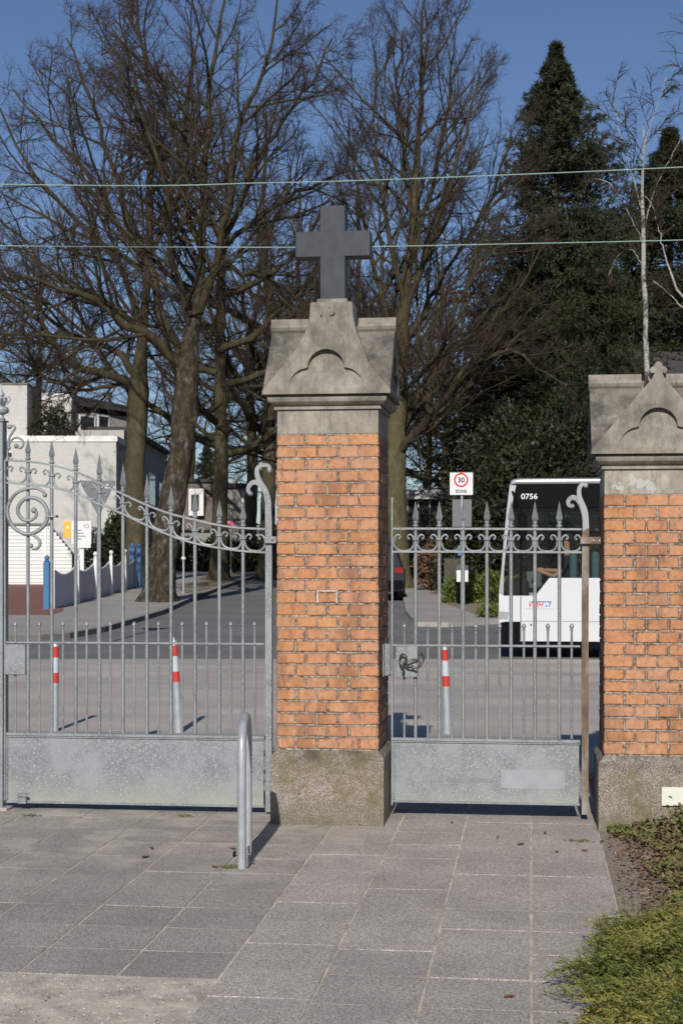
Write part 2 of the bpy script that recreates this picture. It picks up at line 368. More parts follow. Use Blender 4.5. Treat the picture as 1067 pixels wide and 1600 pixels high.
    def mesh(s, name, mat, smooth=False):
        me = bpy.data.meshes.new(name); me.from_pydata(s.v, [], s.f)
        for m in (mat if isinstance(mat, (list, tuple)) else [mat]): me.materials.append(m)
        if any(s.mi): me.polygons.foreach_set('material_index', s.mi)
        bm = bmesh.new(); bm.from_mesh(me); bmesh.ops.recalc_face_normals(bm, faces=bm.faces[:]); bm.to_mesh(me); bm.free()
        if smooth:
            me.polygons.foreach_set('use_smooth', [True]*len(me.polygons))
            try: me.set_sharp_from_angle(angle=math.radians(40))
            except Exception: pass
        return me
    def o(s, name, mat, parent=None, smooth=False, **kw): return link(name, s.mesh(name, mat, smooth), parent, **kw)
def link(name, me, parent=None, label=None, cat=None, group=None, kind=None, loc=None):
    o = bpy.data.objects.new(name, me); COL.objects.link(o)
    if parent: o.parent = parent; o.matrix_parent_inverse = Matrix.Translation(-parent.location) if parent.location.length and loc is None else Matrix()
    if loc is not None: o.location = loc
    return tag(o, label, cat, group, kind)
def tag(o, label=None, cat=None, group=None, kind=None):
    for k, v in (('label', label), ('category', cat), ('group', group), ('kind', kind)):
        if v: o[k] = v
    return o
def thing(name, label, cat, loc=(0, 0, 0), group=None):
    o = bpy.data.objects.new(name, None); COL.objects.link(o); o.location = loc; o.empty_display_size = .2
    return tag(o, label, cat, group)
def copy_tree(o, parent=None):
    c = o.copy(); COL.objects.link(c); c.parent = parent
    for ch in list(o.children): copy_tree(ch, c)
    return c
def npmesh(name, V, F, mats, k=None, mi=None, smooth=False):   # V (n,3); F (m,k)
    me = bpy.data.meshes.new(name); V = np.asarray(V, np.float32); F = np.asarray(F, np.int32); m, k = F.shape
    me.vertices.add(len(V)); me.vertices.foreach_set('co', V.ravel())
    me.loops.add(m*k); me.loops.foreach_set('vertex_index', F.ravel())
    me.polygons.add(m); me.polygons.foreach_set('loop_start', np.arange(0, m*k, k, dtype=np.int32))
    if mi is not None: me.polygons.foreach_set('material_index', np.asarray(mi, np.int32))
    if smooth: me.polygons.foreach_set('use_smooth', np.ones(m, bool))
    for q in (mats if isinstance(mats, (list, tuple)) else [mats]): me.materials.append(q)
    me.update(calc_edges=True); return me
def text_mesh(body, size, mat, depth=.002, bold=0):
    c = bpy.data.curves.new('text', 'FONT'); c.body = body; c.size = size; c.extrude = depth; c.offset = bold; c.align_x = 'CENTER'; c.align_y = 'CENTER'
    t = bpy.data.objects.new('text', c); COL.objects.link(t)
    dg = bpy.context.evaluated_depsgraph_get(); me = bpy.data.meshes.new_from_object(t.evaluated_get(dg)); bpy.data.objects.remove(t)
    me.materials.clear(); me.materials.append(mat); return me

# ================================================================== GROUND
def sheet(name, pts, mat, dz=0, thick=.15):
    mb = MB(); n = len(pts); top = [Vector(p)+Vector((0, 0, dz)) for p in pts]; bot = [p-Vector((0, 0, thick)) for p in top]
    tri = tessellate_polygon([[Vector((p.x, p.y, 0)) for p in top]])
    mb.add(top+bot, [tuple(t) for t in tri]+[tuple(i+n for i in reversed(t)) for t in tri]+[(i, (i+1) % n, n+(i+1) % n, n+i) for i in range(n)])
    return mb.o(name, mat, kind='structure')
rows = [(-60, -.06), (26, -.06), (95, 1.32), (400, 1.32), (2500, 1.32)]
mb = MB(); vs = []
for D, z in rows: vs += [cf(-1500, D, z), cf(1500, D, z)]
mb.add(vs, [(2*i, 2*i+1, 2*i+3, 2*i+2) for i in range(len(rows)-1)]); mb.o('ground', EARTH, kind='structure')
# forecourt bed (joint sand) with its slabs
bed = MB().box(-5.2, .42, 4.2, 12.0, -.1, -.0028).o('forecourt', JOINT, kind='structure')
slabs = {}
def slab_mesh(w_, d, var):
    key = (round(w_, 3), round(d, 3), var)
    if key not in slabs:
        mb = MB().cbox(0, w_, 0, d, -.06, 0, .0012); r = random.Random(str(key)); me = mb.mesh('paving_slab', SLAB)
        for v in me.vertices: v.co.z += r.uniform(-.0012, .0012)
        slabs[key] = me
    return slabs[key]
for c in range(13):
    x1 = .4-.4*c; left = x1 < -1.1; y = 12.0-(.12 if left else 0) + (.05 if c % 5 == 3 else 0)
    y -= .4*0
    while y > 4.4:
        d = .4; y0 = y-d
        if not (x1 < -1.15 and y0 < 5.82) and y0 > 4.2 and not (x1 > -1.3 and x1-.4 < -1.0 and 20 < 0):
            g = .011 if random.random() < .8 else .016
            o = link('paving_slab', slab_mesh(.4-g, d-.0055, random.randrange(3)), bed)
            o.location = (x1-.4+g/2, y0+g/2, random.uniform(-.0012, .0015)); o.rotation_euler = (random.uniform(-.002, .002), random.uniform(-.002, .002), random.uniform(-.003, .003))
        y = y0
MB().box(-8, -1.2, 2.0, 5.86, -.1, -.006).o('gravel_path', GRAVEL, kind='structure')
pr_ = np.random.default_rng(5); npb = 16000
pp_ = np.stack([pr_.uniform(-3.2, -1.21, npb), pr_.uniform(4.9, 5.855, npb), np.full(npb, -.006)], 1); rr_ = pr_.uniform(.0025, .008, npb)
oc = np.array([[1, 0, 0], [0, 1, 0], [-1, 0, 0], [0, -1, 0], [0, 0, .75]]); Vp = (pp_[:, None]+oc[None]*rr_[:, None, None]*pr_.uniform(.7, 1.3, (npb, 5, 1))).reshape(-1, 3); ip = np.arange(npb)[:, None]*5
me_ = npmesh('gravel_stones', Vp, np.concatenate([np.concatenate([ip+a, ip+(a+1) % 4, ip+4], 1) for a in range(4)]), m_gravel('gravel_grains', [(.06, .045, .035), (.09, .07, .055), (.45, .37, .30), (.50, .42, .34), (.36, .28, .22), (.85, .80, .73), (.85, .80, .73)], 75, .1))
link('gravel_stones', me_, None, 'loose pale grit worn out of the rough concrete path at lower left', 'gravel', None, 'stuff')
MB().box(-1.2+.001, .42, 1.0, 4.2-.001, -.1, -.006).o('near_path', WALK, kind='structure')
MB().box(-30, -5.2, 5.86, 12, -.1, -.006).o('left_forecourt', WALK, kind='structure')
MB().box(-60, 60, 12.0, 14.35, -.1, -.002).o('footpath', WALK, kind='structure')
MB().box(-120, 120, 14.35, 26.3, -.05, 0).o('main_road', ROADL, kind='structure')
MB().box(-60, 60, 22.1, 22.13, .0, .0035).o('road_joint', ROADD, kind='structure')
# bed on the right: soil
mb = MB(); nx, ny = 26, 40
vs = [(.405+ (3.6)*i/nx, 3.5+6.4*j/ny, -.01+.035*min(1, i/5)+random.uniform(-.006, .008)) for j in range(ny+1) for i in range(nx+1)]
mb.add(vs, [(j*(nx+1)+i, j*(nx+1)+i+1, (j+1)*(nx+1)+i+1, (j+1)*(nx+1)+i) for j in range(ny) for i in range(nx)]); mb.o('planting_bed', EARTH, kind='structure')
mb = MB()
edge = [(.405, 9.36), (.40, 7.2), (.405, 5.0)]
mb.add([(.402, 4.5, .0), (.52, 4.5, .0), (.402, 9.4, .0), (.55, 8.4, .004), (.60, 9.3, .006), (.50, 7.2, .004)], [(0, 1, 5, 3, 4, 2)]); mb.o('mortar_edging', m_gravel('crumbled_mortar', [(.13, .10, .075), (.22, .18, .14), (.28, .235, .19), (.40, .35, .29)], 140), kind='structure')
# beyond the main road
sheet('side_street', [cf(-60, 24.5, 0-.012), cf(60, 24.5, -.012), cf(60, 27, .008), cf(8, 30, .068), cf(3.0, 36, .188), cf(2.4, 95, 1.368), cf(2.4, 94.9, 1.366), cf(-4.2, 94.9, 1.366), cf(-6, 30, .068), cf(-60, 27, .008)], ROADD)
kp = [(-1200, 1004), (-100, 1003), (60, 1000), (110, 997), (165, 987), (215, 972), (255, 960), (266, 955), (300, 939), (346, 921), (425, 894), (470, 882)]
lk = [Wg(*p) for p in kp]
sheet('left_pavement', lk+[cf(-12, 90, 1.28), cf(-60, 60, .68), cf(-60, 30, .08)], WALK, .10)
mb = MB()
for i in range(len(lk)-1):
    a, b = lk[i], lk[i+1]; n_ = (b-a).cross(Vector((0, 0, 1))).normalized()*.16
    mb.hexa([p+Vector((0, 0, z)) for z in (-.1, .106) for p in (a, b, b-n_, a-n_)])
mb.o('left_kerb', KERB, kind='structure')
rk = [Wg(*p) for p in [(2400, 990), (900, 977), (779, 974), (700, 979), (650, 978), (634, 960), (628, 930), (612, 905), (598, 890)]]
sheet('right_pavement', rk+[cf(14, 90, 1.28), cf(60, 60, .68)], WALK, .09)
sheet('driveway', [Wg(-60, 968, 0), Wg(80, 968, 0), Wg(100, 960), Wg(92, 914), Wg(-60, 914)], REDPAVE, .108, .05)
sheet('shoulder', [Wg(*p) for p in [(300, 936), (350, 916), (425, 891), (470, 881), (440, 880), (380, 886), (310, 908), (280, 925)]], EARTH, .106, .05)
sheet('leaf_strewn_verge', [Wg(*p) for p in [(760, 972), (700, 950), (690, 935), (650, 905), (690, 890), (1000, 890), (1200, 960)]], EARTH, .096, .05)

# ================================================================== GATE PILLARS
YF = 9.41; BH = .0744; HB = .126
brick_cache = {}
def brick_mesh(w_, d, v):
    key = (round(w_, 3), round(d, 3), v)
    if key not in brick_cache:
        r = random.Random(str(key)); me = MB().cbox(-w_/2, w_/2, -d/2, d/2, -.0335, .0335, .004).mesh('brick', BRICK)
        for q in me.vertices: q.co += Vector((r.uniform(-.0016, .0016), r.uniform(-.0012, .0012), r.uniform(-.0016, .0016)))
        brick_cache[key] = me
    return brick_cache[key]
def arc(cx, cz, r, a0, a1, n): return [(cx+r*math.cos(math.radians(a0+(a1-a0)*i/n)), cz+r*math.sin(math.radians(a0+(a1-a0)*i/n))) for i in range(n+1)]
def rotz(me, k):       # rotate mesh data by k quarter turns about z axis
    me.transform(Matrix.Rotation(k*PI/2, 4, 'Z')); return me
def pillar(cx, z0, ncourse, topA, label, cross, neckmat, vis):
    cy = YF+.315
    root = thing('gate_pillar', label, 'pillar', (cx, cy, 0)); hw = .315
    def part(name, mb, mat, smooth=False, **k):
        return link(name, mb.mesh(name, mat, smooth), root, loc=(0, 0, 0), **k)
    # base with chamfered top
    b = .035; mb = MB(); zb = z0-.045
    r1 = hw+b; vs = []
    for z, r in ((-.05, r1), (zb, r1), (z0-.004, hw-.004)): vs += [(-r, -r, z), (r, -r, z), (r, r, z), (-r, r, z)]
    mb.add(vs, [(0, 1, 2, 3), (8, 9, 10, 11)]+[(4*j+i, 4*j+(i+1) % 4, 4*j+4+(i+1) % 4, 4*j+4+i) for j in range(2) for i in range(4)])
    bs = part('base', mb, BASE)
    bv = bs.modifiers.new('bevel', 'BEVEL'); bv.width = .006; bv.segments = 2
    zt = z0+ncourse*BH
    part('mortar_core', MB().box(-hw+.006, hw-.006, -hw+.006, hw-.006, z0-.01, zt), MORTAR)
    hid = MB()
    for i in range(ncourse):
        zc = z0+BH*(i+.5); A = ((ncourse-1-i) % 2 == 0) == topA
        wide, nar = .183, .120; j = .007
        def run(long_):    # list of (centre, width) along a face, corners included
            c = wide if long_ else nar; k = 2 if long_ else 3; inn = (2*hw-2*c)/k; out = [(-hw+c/2, c)]
            for q in range(k): out.append((-hw+c+inn*(q+.5), inn-j))
            return [(out[0][0], c-j*.5)]+out[1:]+[(hw-c/2, c-j*.5)]
        F = run(A); S = run(not A); cd = nar if A else wide
        items = []
        for (x, w2) in (F[0], F[-1]):
            sx = 1 if x > 0 else -1
            items.append((sx*(hw-w2/2), -hw+(cd-j*.5)/2, w2, cd-j*.5, 1)); items.append((sx*(hw-w2/2), hw-(cd-j*.5)/2, w2, cd-j*.5, 0 if sx != vis else 1))
        for x, w2 in F[1:-1]: items.append((x, -hw+.055, w2, .11, 1)); items.append((x, hw-.055, w2, .11, 0))
        for y, w2 in S[1:-1]:
            items.append((vis*(hw-.055), y, .11, w2, 1)); items.append((-vis*(hw-.055), y, .11, w2, 0))
        for x, y, w2, d2, v in items:
            x += random.uniform(-.0015, .0015); y += random.uniform(-.0015, .0015); zz = zc+random.uniform(-.0012, .0012)
            if v: link('brick', brick_mesh(w2, d2, random.randrange(5)), root, loc=(x, y, zz))
            else: hid.cbox(x-w2/2, x+w2/2, y-d2/2, y+d2/2, zz-.0325, zz+.0325, .004)
    part('rear_brickwork', hid, BRICK, kind='stuff')
    # neck, fillet, cove
    nk = part('neck_block', MB().cbox(-hw+.003, hw-.003, -hw+.003, hw-.003, zt, zt+.150, .003), neckmat)
    def ring(prof):
        mb = MB(); vs = []
        for r, z in prof: vs += [(-r, -r, z), (r, -r, z), (r, r, z), (-r, r, z)]
        m = len(prof); mb.add(vs, [(0, 1, 2, 3), (4*m-4, 4*m-3, 4*m-2, 4*m-1)]+[(4*j_+i_, 4*j_+(i_+1) % 4, 4*j_+4+(i_+1) % 4, 4*j_+4+i_) for j_ in range(m-1) for i_ in range(4)]); return mb
    part('fillet', ring([(hw+.014, zt+.150), (hw+.014, zt+.166), (hw+.004, zt+.168), (hw+.004, zt+.176)]), NECK1)
    part('cove_moulding', ring([(hw+.018, zt+.176), (hw+.03, zt+.184), (hw+.045, zt+.196), (hw+.05, zt+.212), (hw+.05, zt+.226), (hw+.03, zt+.228), (hw+.03, zt+.24)]), STONE)
    ze = zt+.238; R = hw+.078; rise = .45; zr = ze+.018+rise
    # cross-gabled roof: prism with ridge along x, prism with ridge along y
    q = R-.008
    def roofprism(ax):
        mb = MB(); L = R-.002 if ax else q
        P = [(-q, ze+.02), (q, ze+.02), (0, ze+.02+rise*q/R)]
        P = [(-q, ze+.02), (q, ze+.02), (0, zr-.004)]; e_ = R-.052
        if ax == 0: mb.prism([(x, z) for x, z in P], -(R-.05), R-.05)
        else: mb.add([(s_*e_, x, z) for s_ in (-1, 1) for x, z in P], [(0, 1, 2), (5, 4, 3), (0, 3, 4, 1), (1, 4, 5, 2), (2, 5, 3, 0)])
        return mb
    mb = roofprism(0); m2 = roofprism(1); mb.add(m2.v, m2.f); part('roof', mb, STONED)
    # ridge rolls
    mb = MB(); zz = zr-.008
    prof = [(a_, zr+b_) for a_, b_ in ((-.03, -.05), (-.050, -.030), (-.058, -.012), (-.052, .006), (-.036, .016), (-.034, .044), (.034, .044), (.036, .016), (.052, .006), (.058, -.012), (.050, -.030), (.03, -.05))]
    for s_ in (-1, 1):
        x0, x1 = (.16 if cross else .075), R+.003
        mb.add([(s_*x_, a, b_) for x_ in (x0, x1) for a, b_ in prof], [tuple(range(len(prof)))]+[tuple(len(prof)+i_ for i_ in reversed(range(len(prof))))]+[(i_, (i_+1) % len(prof), len(prof)+(i_+1) % len(prof), len(prof)+i_) for i_ in range(len(prof))])
    part('ridge_roll', mb, STONE)
    if not cross:
        mb = MB().prism([(a, b_-.004) for a, b_ in prof], -(R-.056), R-.056); part('ridge_roll', mb, STONE)
    # gable fronts with sunk trefoil
    apex = zr+.012
    out = [(-R, ze), (R, ze), (R, ze+.022), (.036, apex-.035), (.020, apex+.0)]
    fin = arc(.030, apex+.014, .020, -75, 80, 6)+arc(0, apex+.042, .022, -10, 190, 8)+arc(-.030, apex+.014, .020, 100, 255, 6)
    out += fin+[(-.020, apex), (-.036, apex-.035), (-R, ze+.022)]
    # keep the outline slightly dished like the photo
    cz = ze+.165; hole = [(-.225, ze+.035)]+arc(-.112, ze+.045, .113, 178, 96, 8)+arc(0, cz-.005, .112, 178, 2, 18)+arc(.112, ze+.045, .113, 84, 2, 8)+[(.225, ze+.035)]
    hole = hole[::-1]
    R2 = R-.004; out0 = [(-R2, ze+.0015), (R2, ze+.0015), (R2, ze+.020), (.0, zr-.002), (-R2, ze+.020)]
    for k in range(4):
        if k % 2: out_ = out0
        else: out_ = out
        mb = MB(); y0, y1 = (-R, -R+.055) if k % 2 == 0 else (-R+.003, -R+.055)
        loops = [out_, hole]; flat = out_+hole; n = len(flat)
        tri = tessellate_polygon([[Vector((a, b_, 0)) for a, b_ in l] for l in loops])
        fs = [tuple(t) for t in tri]+[tuple(i_+n for i_ in reversed(t)) for t in tessellate_polygon([[Vector((a, b_, 0)) for a, b_ in out_]])]
        m = len(out_); fs += [(i_, (i_+1) % m, n+(i_+1) % m, n+i_) for i_ in range(m)]
        mb.add([(a, y0, b_) for a, b_ in flat]+[(a, y1, b_) for a, b_ in flat], fs)
        h = len(hole); zlo = ze+.035; zhi = cz+.107
        mb.add([(a, y0, b_) for a, b_ in hole]+[(a, y0+.001+.045*((b_-zlo)/(zhi-zlo)), b_) for a, b_ in hole],
               [(i_, (i_+1) % h, h+(i_+1) % h, h+i_) for i_ in range(h)])
        tt = tessellate_polygon([[Vector((a, b_, 0)) for a, b_ in hole]])
        mb.add([(a, y0+.001+.045*((b_-zlo)/(zhi-zlo)), b_) for a, b_ in hole], [tuple(t) for t in tt])
        o = link('gable', rotz(mb.mesh('gable', STONED if k % 2 else STONE), k), root, loc=(0, 0, 0))
    if cross:
        pr = []
        for t in range(9):
            u = t/8; pr.append((.133+.075*(1-u)**2.0, zr-.17+.28*u))
        pr = [(.262, zr-.325)]+pr+[(.128, zr+.133), (.095, zr+.138), (.095, zr+.158), (.088, zr+.160)]
        pd = part('pedestal', ring(pr), STONE)
        zc0 = zr+.158
        f = lambda px_: (px_-518.8)/247.
        h = 2420/ (cy-.07) 
        def zpx(py): return CAMH+(HOR-py)*((cy-.07)/ (CT)-.0)/FPX*1.0
        zt_, za1, za0 = 3.865, 3.702, 3.545
        s = .0785; aw = .236
        zt_ = zc0+.59; za1 = zc0+.43; za0 = zc0+.273
        out = [(-s, zc0), (s, zc0), (s, za0), (aw, za0), (aw, za1), (s, za1), (s, zt_), (-s, zt_), (-s, za1), (-aw, za1), (-aw, za0), (-s, za0)]
        c = part('cross', MB().prism(out, -.07, .07), SLATE); bv = c.modifiers.new('bevel', 'BEVEL'); bv.width = .004; bv.segments = 2
    return root
P1X = (at(432, 900, YF).x+at(592, 900, YF).x)/2; P2X = at(943, 900, YF).x+.315
p1 = pillar(P1X, .459, 26, True, 'tall orange brick gate pillar topped by the dark stone cross', True, NECK1, 1)
p2 = pillar(P2X, .452, 21, False, 'shorter orange brick gate pillar without a cross, beside the ivy bed', False, NECK2, -1)
a = at(495, 942.5, YF-.003); b = at(527, 922.5, YF-.003); ef = simple('lime_efflorescence', (.52, .47, .43), .95, var=.4, scale=60)
for x0, x1, z0, z1 in ((a.x, b.x, b.z-.008, b.z), (a.x, a.x+.008, a.z, b.z-.009), (b.x-.008, b.x, a.z, b.z-.009)):
    o_ = MB().cbox(x0, x1, YF-.003, YF+.02, z0, z1, .001).o('pale_pointing', ef, p1)
MB().cbox(at(1033, 1240, YF-.05).x, at(1095, 1240, YF-.05).x, YF-.053, YF-.036, at(1033, 1259, YF-.05).z, at(1033, 1230, YF-.05).z, .002).o('cover_plate', CREAM, label='cream rectangular cover plate on the base of the shorter pillar, above the ivy', cat='cover plate')

# ================================================================== GATES
GY = 9.74
def g(px, py): p = at(px, py, GY); return (p.x, p.z)
def gx(px): return at(px, 900, GY).x
def catmull(pts, n=6):
    P = [Vector(p) for p in pts]; P = [P[0]]+P+[P[-1]]; out = []
    for i in range(1, len(P)-2):
        for k in range(n):
            t = k/n; a, b, c, d = P[i-1:i+3]
            out.append(.5*((2*b)+(c-a)*t+(2*a-5*b+4*c-d)*t*t+(3*b-a-3*c+d)*t**3))
    out.append(P[-2]); return out
def interp(tab, x):
    for (x0, y0), (x1, y1) in zip(tab, tab[1:]):
        if x <= x1: return y0+(y1-y0)*(x-x0)/(x1-x0)
    return tab[-1][1]
PXM = 2420/9.78
def spear(x, z0, zt, r):       # collar rings then a square pointed blade
    h = zt-z0; mb = MB()
    mb.lathe([(r*1.1, z0-.014), (r*1.6, z0-.010), (r*1.6, z0-.002), (r*1.0, z0+.004), (r*1.0, z0+.010), (r*1.35, z0+.014), (r*1.35, z0+.019), (r*.85, z0+.025)], x, GY, 10)
    zb = z0+.022
    prof = [(r*.8, zb), (r*1.45, zb+.010), (r*1.75, zb+.022), (r*.92, zb+.022+(h-.044)*.5), (r*.08, zt)]
    mb.lathe(prof, x, GY, 4); return mb
def sarc(cx, half, zm, hu, mirror=1):
    # U scroll between two bars; coordinates as fractions measured on the photo
    L = [(-22, -15), (-16, -24), (-25, -34), (-35, -30), (-44, -18), (-47, 0), (-43, 20), (-28, 38), (0, 44)]
    pts = L+[(-x, y) for x, y in reversed(L[:-1])]
    return [(cx+x/55.*half, zm-y/44.*hu) for x, y in pts]
def gate(name, label, bars, tiptab, up, low, shorts, xl, xr, ymid, ybot, ypt, ypb, stile, branch, stile_mat, shorttop, wlist):
    root = thing(name, label, 'gate', (0, 0, 0))
    R0 = .0115
    for px in bars:
        x = gx(px); zlo = g(px, ybot)[1]; zu = g(px, interp(up, px))[1]; zt = g(px, tiptab[px])[1]
        bar = MB().tube([(x, GY, zlo), (x, GY, (zlo+zu)/2), (x, GY, zu+.02)], R0, 10).o('bar', GALV, root, True)
        spear(x, zu+.024, zt, R0*1.02).o('spear_tip', GALV, bar)
        zm = (zu+g(px, interp(low, px))[1])/2+.006
        MB().cbox(x-.021, x+.021, GY-.017, GY+.017, zm-.006, zm+.006, .003).o('collar', GALV, bar)
    for px in shorts:
        x = gx(px); zlo = g(px, ybot)[1]; zt = g(px, shorttop)[1]
        b = MB().tube([(x, GY, zlo), (x, GY, zt-.035)], .0078, 8).o('short_bar', GALV, root, True)
        MB().lathe([(.007, zt-.045), (.012, zt-.04), (.0075, zt-.034), (.009, zt-.03), (.0145, zt-.022), (.0125, zt-.012), (.003, zt)], x, GY, 10).o('bud_tip', GALV, b, True)
    # rails
    for nm, tab in (('curved_upper_rail', up), ('curved_lower_rail', low)):
        pts = catmull([g(x, y) for x, y in tab], 4); MB().ribbon(pts, .0125, GY-.017, GY+.017).o(nm, GALV, root)
    for nm, y_, h, d in (('middle_rail', ymid, .014, .016), ('bottom_rail', ybot, .020, .018)):
        a = g(xl, y_); b = g(xr, y_); MB().cbox(a[0], b[0], GY-d, GY+d, a[1]-h/2, a[1]+h/2, .003).o(nm, GALV, root)
    # solid sheet with a frame
    a = g(xl, ypt); b = g(xr, ypb)
    pan = MB().box(a[0]+.016, b[0]-.008, GY-.003, GY+.003, b[1]+.012, a[1]).o('sheet_panel', GPANEL, root)
    MB().cbox(a[0], b[0], GY-.014, GY+.010, b[1], b[1]+.016, .003).o('panel_frame', GALV, root)
    MB().cbox(a[0], b[0], GY-.012, GY+.008, a[1]-.006, a[1]+.004, .002).o('panel_frame', GALV, root)
    MB().cbox(a[0]+.0, a[0]+.016, GY-.014, GY+.010, b[1]+.017, a[1]-.007, .003).o('panel_frame', GALV, root)
    # scrollwork
    xs = [px for px in bars]; gaps = [(p+q)/2 for p, q in zip(xs, xs[1:])]
    gaps += wlist
    for px in gaps:
        zu = g(px, interp(up, px))[1]; zl = g(px, interp(low, px))[1]; slope = (g(px+8, interp(low, px+8))[1]-g(px-8, interp(low, px-8))[1])/(gx(px+8)-gx(px-8))
        hu = (zu-zl)/2*.80; zm = zl+hu+.004; xc = gx(px)
        half = (gx(px+18.6)-gx(px-18.6))/2
        pts = [(x, z+(x-xc)*slope*.8) for x, z in sarc(xc, half, zm, hu)]
        cp = catmull(pts, 4); n = len(cp); rr = [.0052+.0022*math.sin(PI*i/(n-1)) for i in range(n)]
        s = MB().tube([(p.x, GY, p.y) for p in cp], rr, 7)
        for e in (cp[0], cp[-1]): s.sphere((e.x, GY, e.y), .009, 8, 6)
        s.o('scroll', GALV, root, True)
    # stile with its flame scrolls
    cp = catmull([g(*p) for p in stile], 5); n = len(cp)
    ww = [min(.042, .042 if i < n*.3 else .042-(i/n-.3)*.035) for i in range(n)]
    s = MB().ribbon(cp, ww, GY-.020, GY+.020); s.sphere((cp[-1].x, GY, cp[-1].y), .017, 10, 8, (1, 1.1, 1)); s.o('stile', stile_mat[1] if False else stile_mat[0], root)
    cp = catmull([g(*p) for p in branch], 5); n = len(cp)
    s = MB().ribbon(cp, [.038-.018*i/n for i in range(n)], GY-.018, GY+.018); s.sphere((cp[-1].x, GY, cp[-1].y), .016, 10, 8, (1, 1.1, 1)); s.o('stile_scroll', GALV, root)
    return root, pan
barsL = [44.5, 81.5, 119, 155.8, 192.6, 230, 267.6, 305, 343, 380]
tipsL = dict(zip(barsL, [685, 688, 699, 709, 724, 741, 758, 766, 781, 785]))
upL = [(8, 719), (44, 721), (82, 727), (120, 738), (155, 754), (193, 772), (230, 789), (268, 803), (305, 812), (343, 820.6), (380, 825), (415, 826.5)]
lowL = [(8, 754), (44, 757), (82, 762), (120, 772), (155, 787), (193, 803), (230, 820.6), (268, 837), (305, 848.7), (343, 856), (380, 861), (415, 863)]
shL = [24.7, 62, 99, 136, 173, 210, 248, 285, 323, 361, 398]
def c8(x, y): return (200+x*.225, 640+y*.225)
stL = [(420.5, 1268), (420.5, 1150), (420.5, 1000), (420.5, 850), c8(978, 720), c8(975, 630), c8(955, 560), c8(920, 505), c8(900, 450), c8(905, 405), c8(945, 385), c8(982, 395), c8(985, 425)]
brL = [c8(975, 640), c8(955, 560), c8(915, 515), c8(875, 505), c8(845, 530), c8(838, 562), c8(853, 585)]
gl, panl = gate('large_gate', 'wide galvanised gate leaf with curved spear-topped rails, left of the tall pillar', barsL, tipsL, upL, lowL, shL, 10, 414, 1003.5, 1146.5, 1150, 1262, stL, brL, (GALV, GALV), 971, [26, 398.6])
barsR = [649, 686, 723.3, 760.4, 798, 835.3, 873.4]
tipsR = {b: 783 for b in barsR}
upR = [(612, 826), (700, 826), (800, 826.5), (908, 827)]; lowR = [(612, 862), (700, 862), (800, 862.5), (908, 863)]
shR = [631.5, 668.2, 706, 743, 780.3, 818, 855.5, 892.6]
def c6(x, y): return (590+x*.3374, 720+y*.3374)
stR = [(913.5, 1272), (913.5, 1150), (913.5, 1000), (914, 860), c6(962, 310), c6(958, 240), c6(945, 200), c6(932, 165), c6(932, 130), c6(945, 110), c6(962, 115)]
brR = [c6(960, 260), c6(945, 210), c6(925, 180), c6(900, 170), c6(882, 185), c6(884, 205), c6(900, 210)]
gr, panr = gate('small_gate', 'narrow galvanised pedestrian gate with rusty stile, between the two brick pillars', barsR, tipsR, upR, lowR, shR, 613, 906, 1008, 1154.5, 1158, 1259, stR, brR, (RUST, GALV), 974, [631, 892.3])
def gbox(x0, x1, y0, y1, ya, yb, name, mat, par, ch=.003, **k):
    a = at(x0, y1, ya); b = at(x1, y0, ya); return MB().cbox(a.x, b.x, ya, yb, a.z, b.z, ch).o(name, mat, par, **k)
# left gate extras
gbox(8, 40, 1007, 1054, GY-.032, GY+.02, 'lock_case', GALV, gl)
gbox(28, 41, 1240, 1256, GY-.045, GY-.014, 'drop_bolt', GALV, gl); gbox(27, 44, 1241.5, 1245, GY-.055, GY-.046, 'bolt_strap', GALV, gl)
gbox(413, 431.5, 838, 849, GY-.045, GY-.021, 'hinge_strap', GALV, gl)
gbox(906, 942, 839, 850, GY-.048, GY-.022, 'hinge_strap', RUST, gr)
MB().tube([(at(425, 843.5, GY-.045).x+.004, GY-.046, at(425, 843.5, GY-.045).z), (at(425, 843.5, GY-.045).x+.004, GY-.052, at(425, 843.5, GY-.045).z)], .006, 8).o('bolt', IRON, gl)
for px in (927, 936):
    p = at(px, 844.5, GY-.048); MB().tube([(p.x, GY-.049, p.z), (p.x, GY-.056, p.z)], .006, 8).o('bolt', PIPE, gr)
def c7(x, y): return (x*.25, 580+y*.25)
def wire_tube(pts, r0, r1, name, par, y=GY, ball=.016, mat=GALV):
    cp = catmull([g(*p) for p in pts], 6); n = len(cp); rr = [r0+(r1-r0)*math.sin(PI*i/(n-1)) for i in range(n)]
    s = MB().tube([(p.x, y, p.y) for p in cp], rr, 10); s.sphere((cp[-1].x, y, cp[-1].y), ball, 10, 8); s.sphere((cp[0].x, y, cp[0].y), ball*.8, 10, 8); return s.o(name, mat, par, True)
sp = [c7(*p) for p in [(290, 775), (275, 750), (235, 733), (180, 735), (110, 765), (65, 830), (58, 900), (90, 970), (150, 1012), (210, 1015), (270, 980), (305, 920), (300, 860), (265, 812), (215, 792), (165, 800), (128, 840), (122, 885), (150, 925), (190, 935), (228, 915), (238, 885), (222, 870)]]
wire_tube(sp, .009, .0135, 'spiral_scroll', gl, GY-.022, .02)
wire_tube([c7(*p) for p in [(165, 1020), (205, 1022), (245, 1045), (260, 1075), (245, 1105), (218, 1112), (203, 1092)]], .007, .010, 'spiral_tail', gl, GY-.022, .016)
gbox(71, 88, 804.5, 808.5, GY-.04, GY+.015, 'collar', GALV, gl)
wire_tube([c7(*p) for p in [(50, 545), (52, 470), (60, 420), (85, 375), (97, 355), (85, 340), (62, 348)]], .007, .008, 'post_scroll', gl)
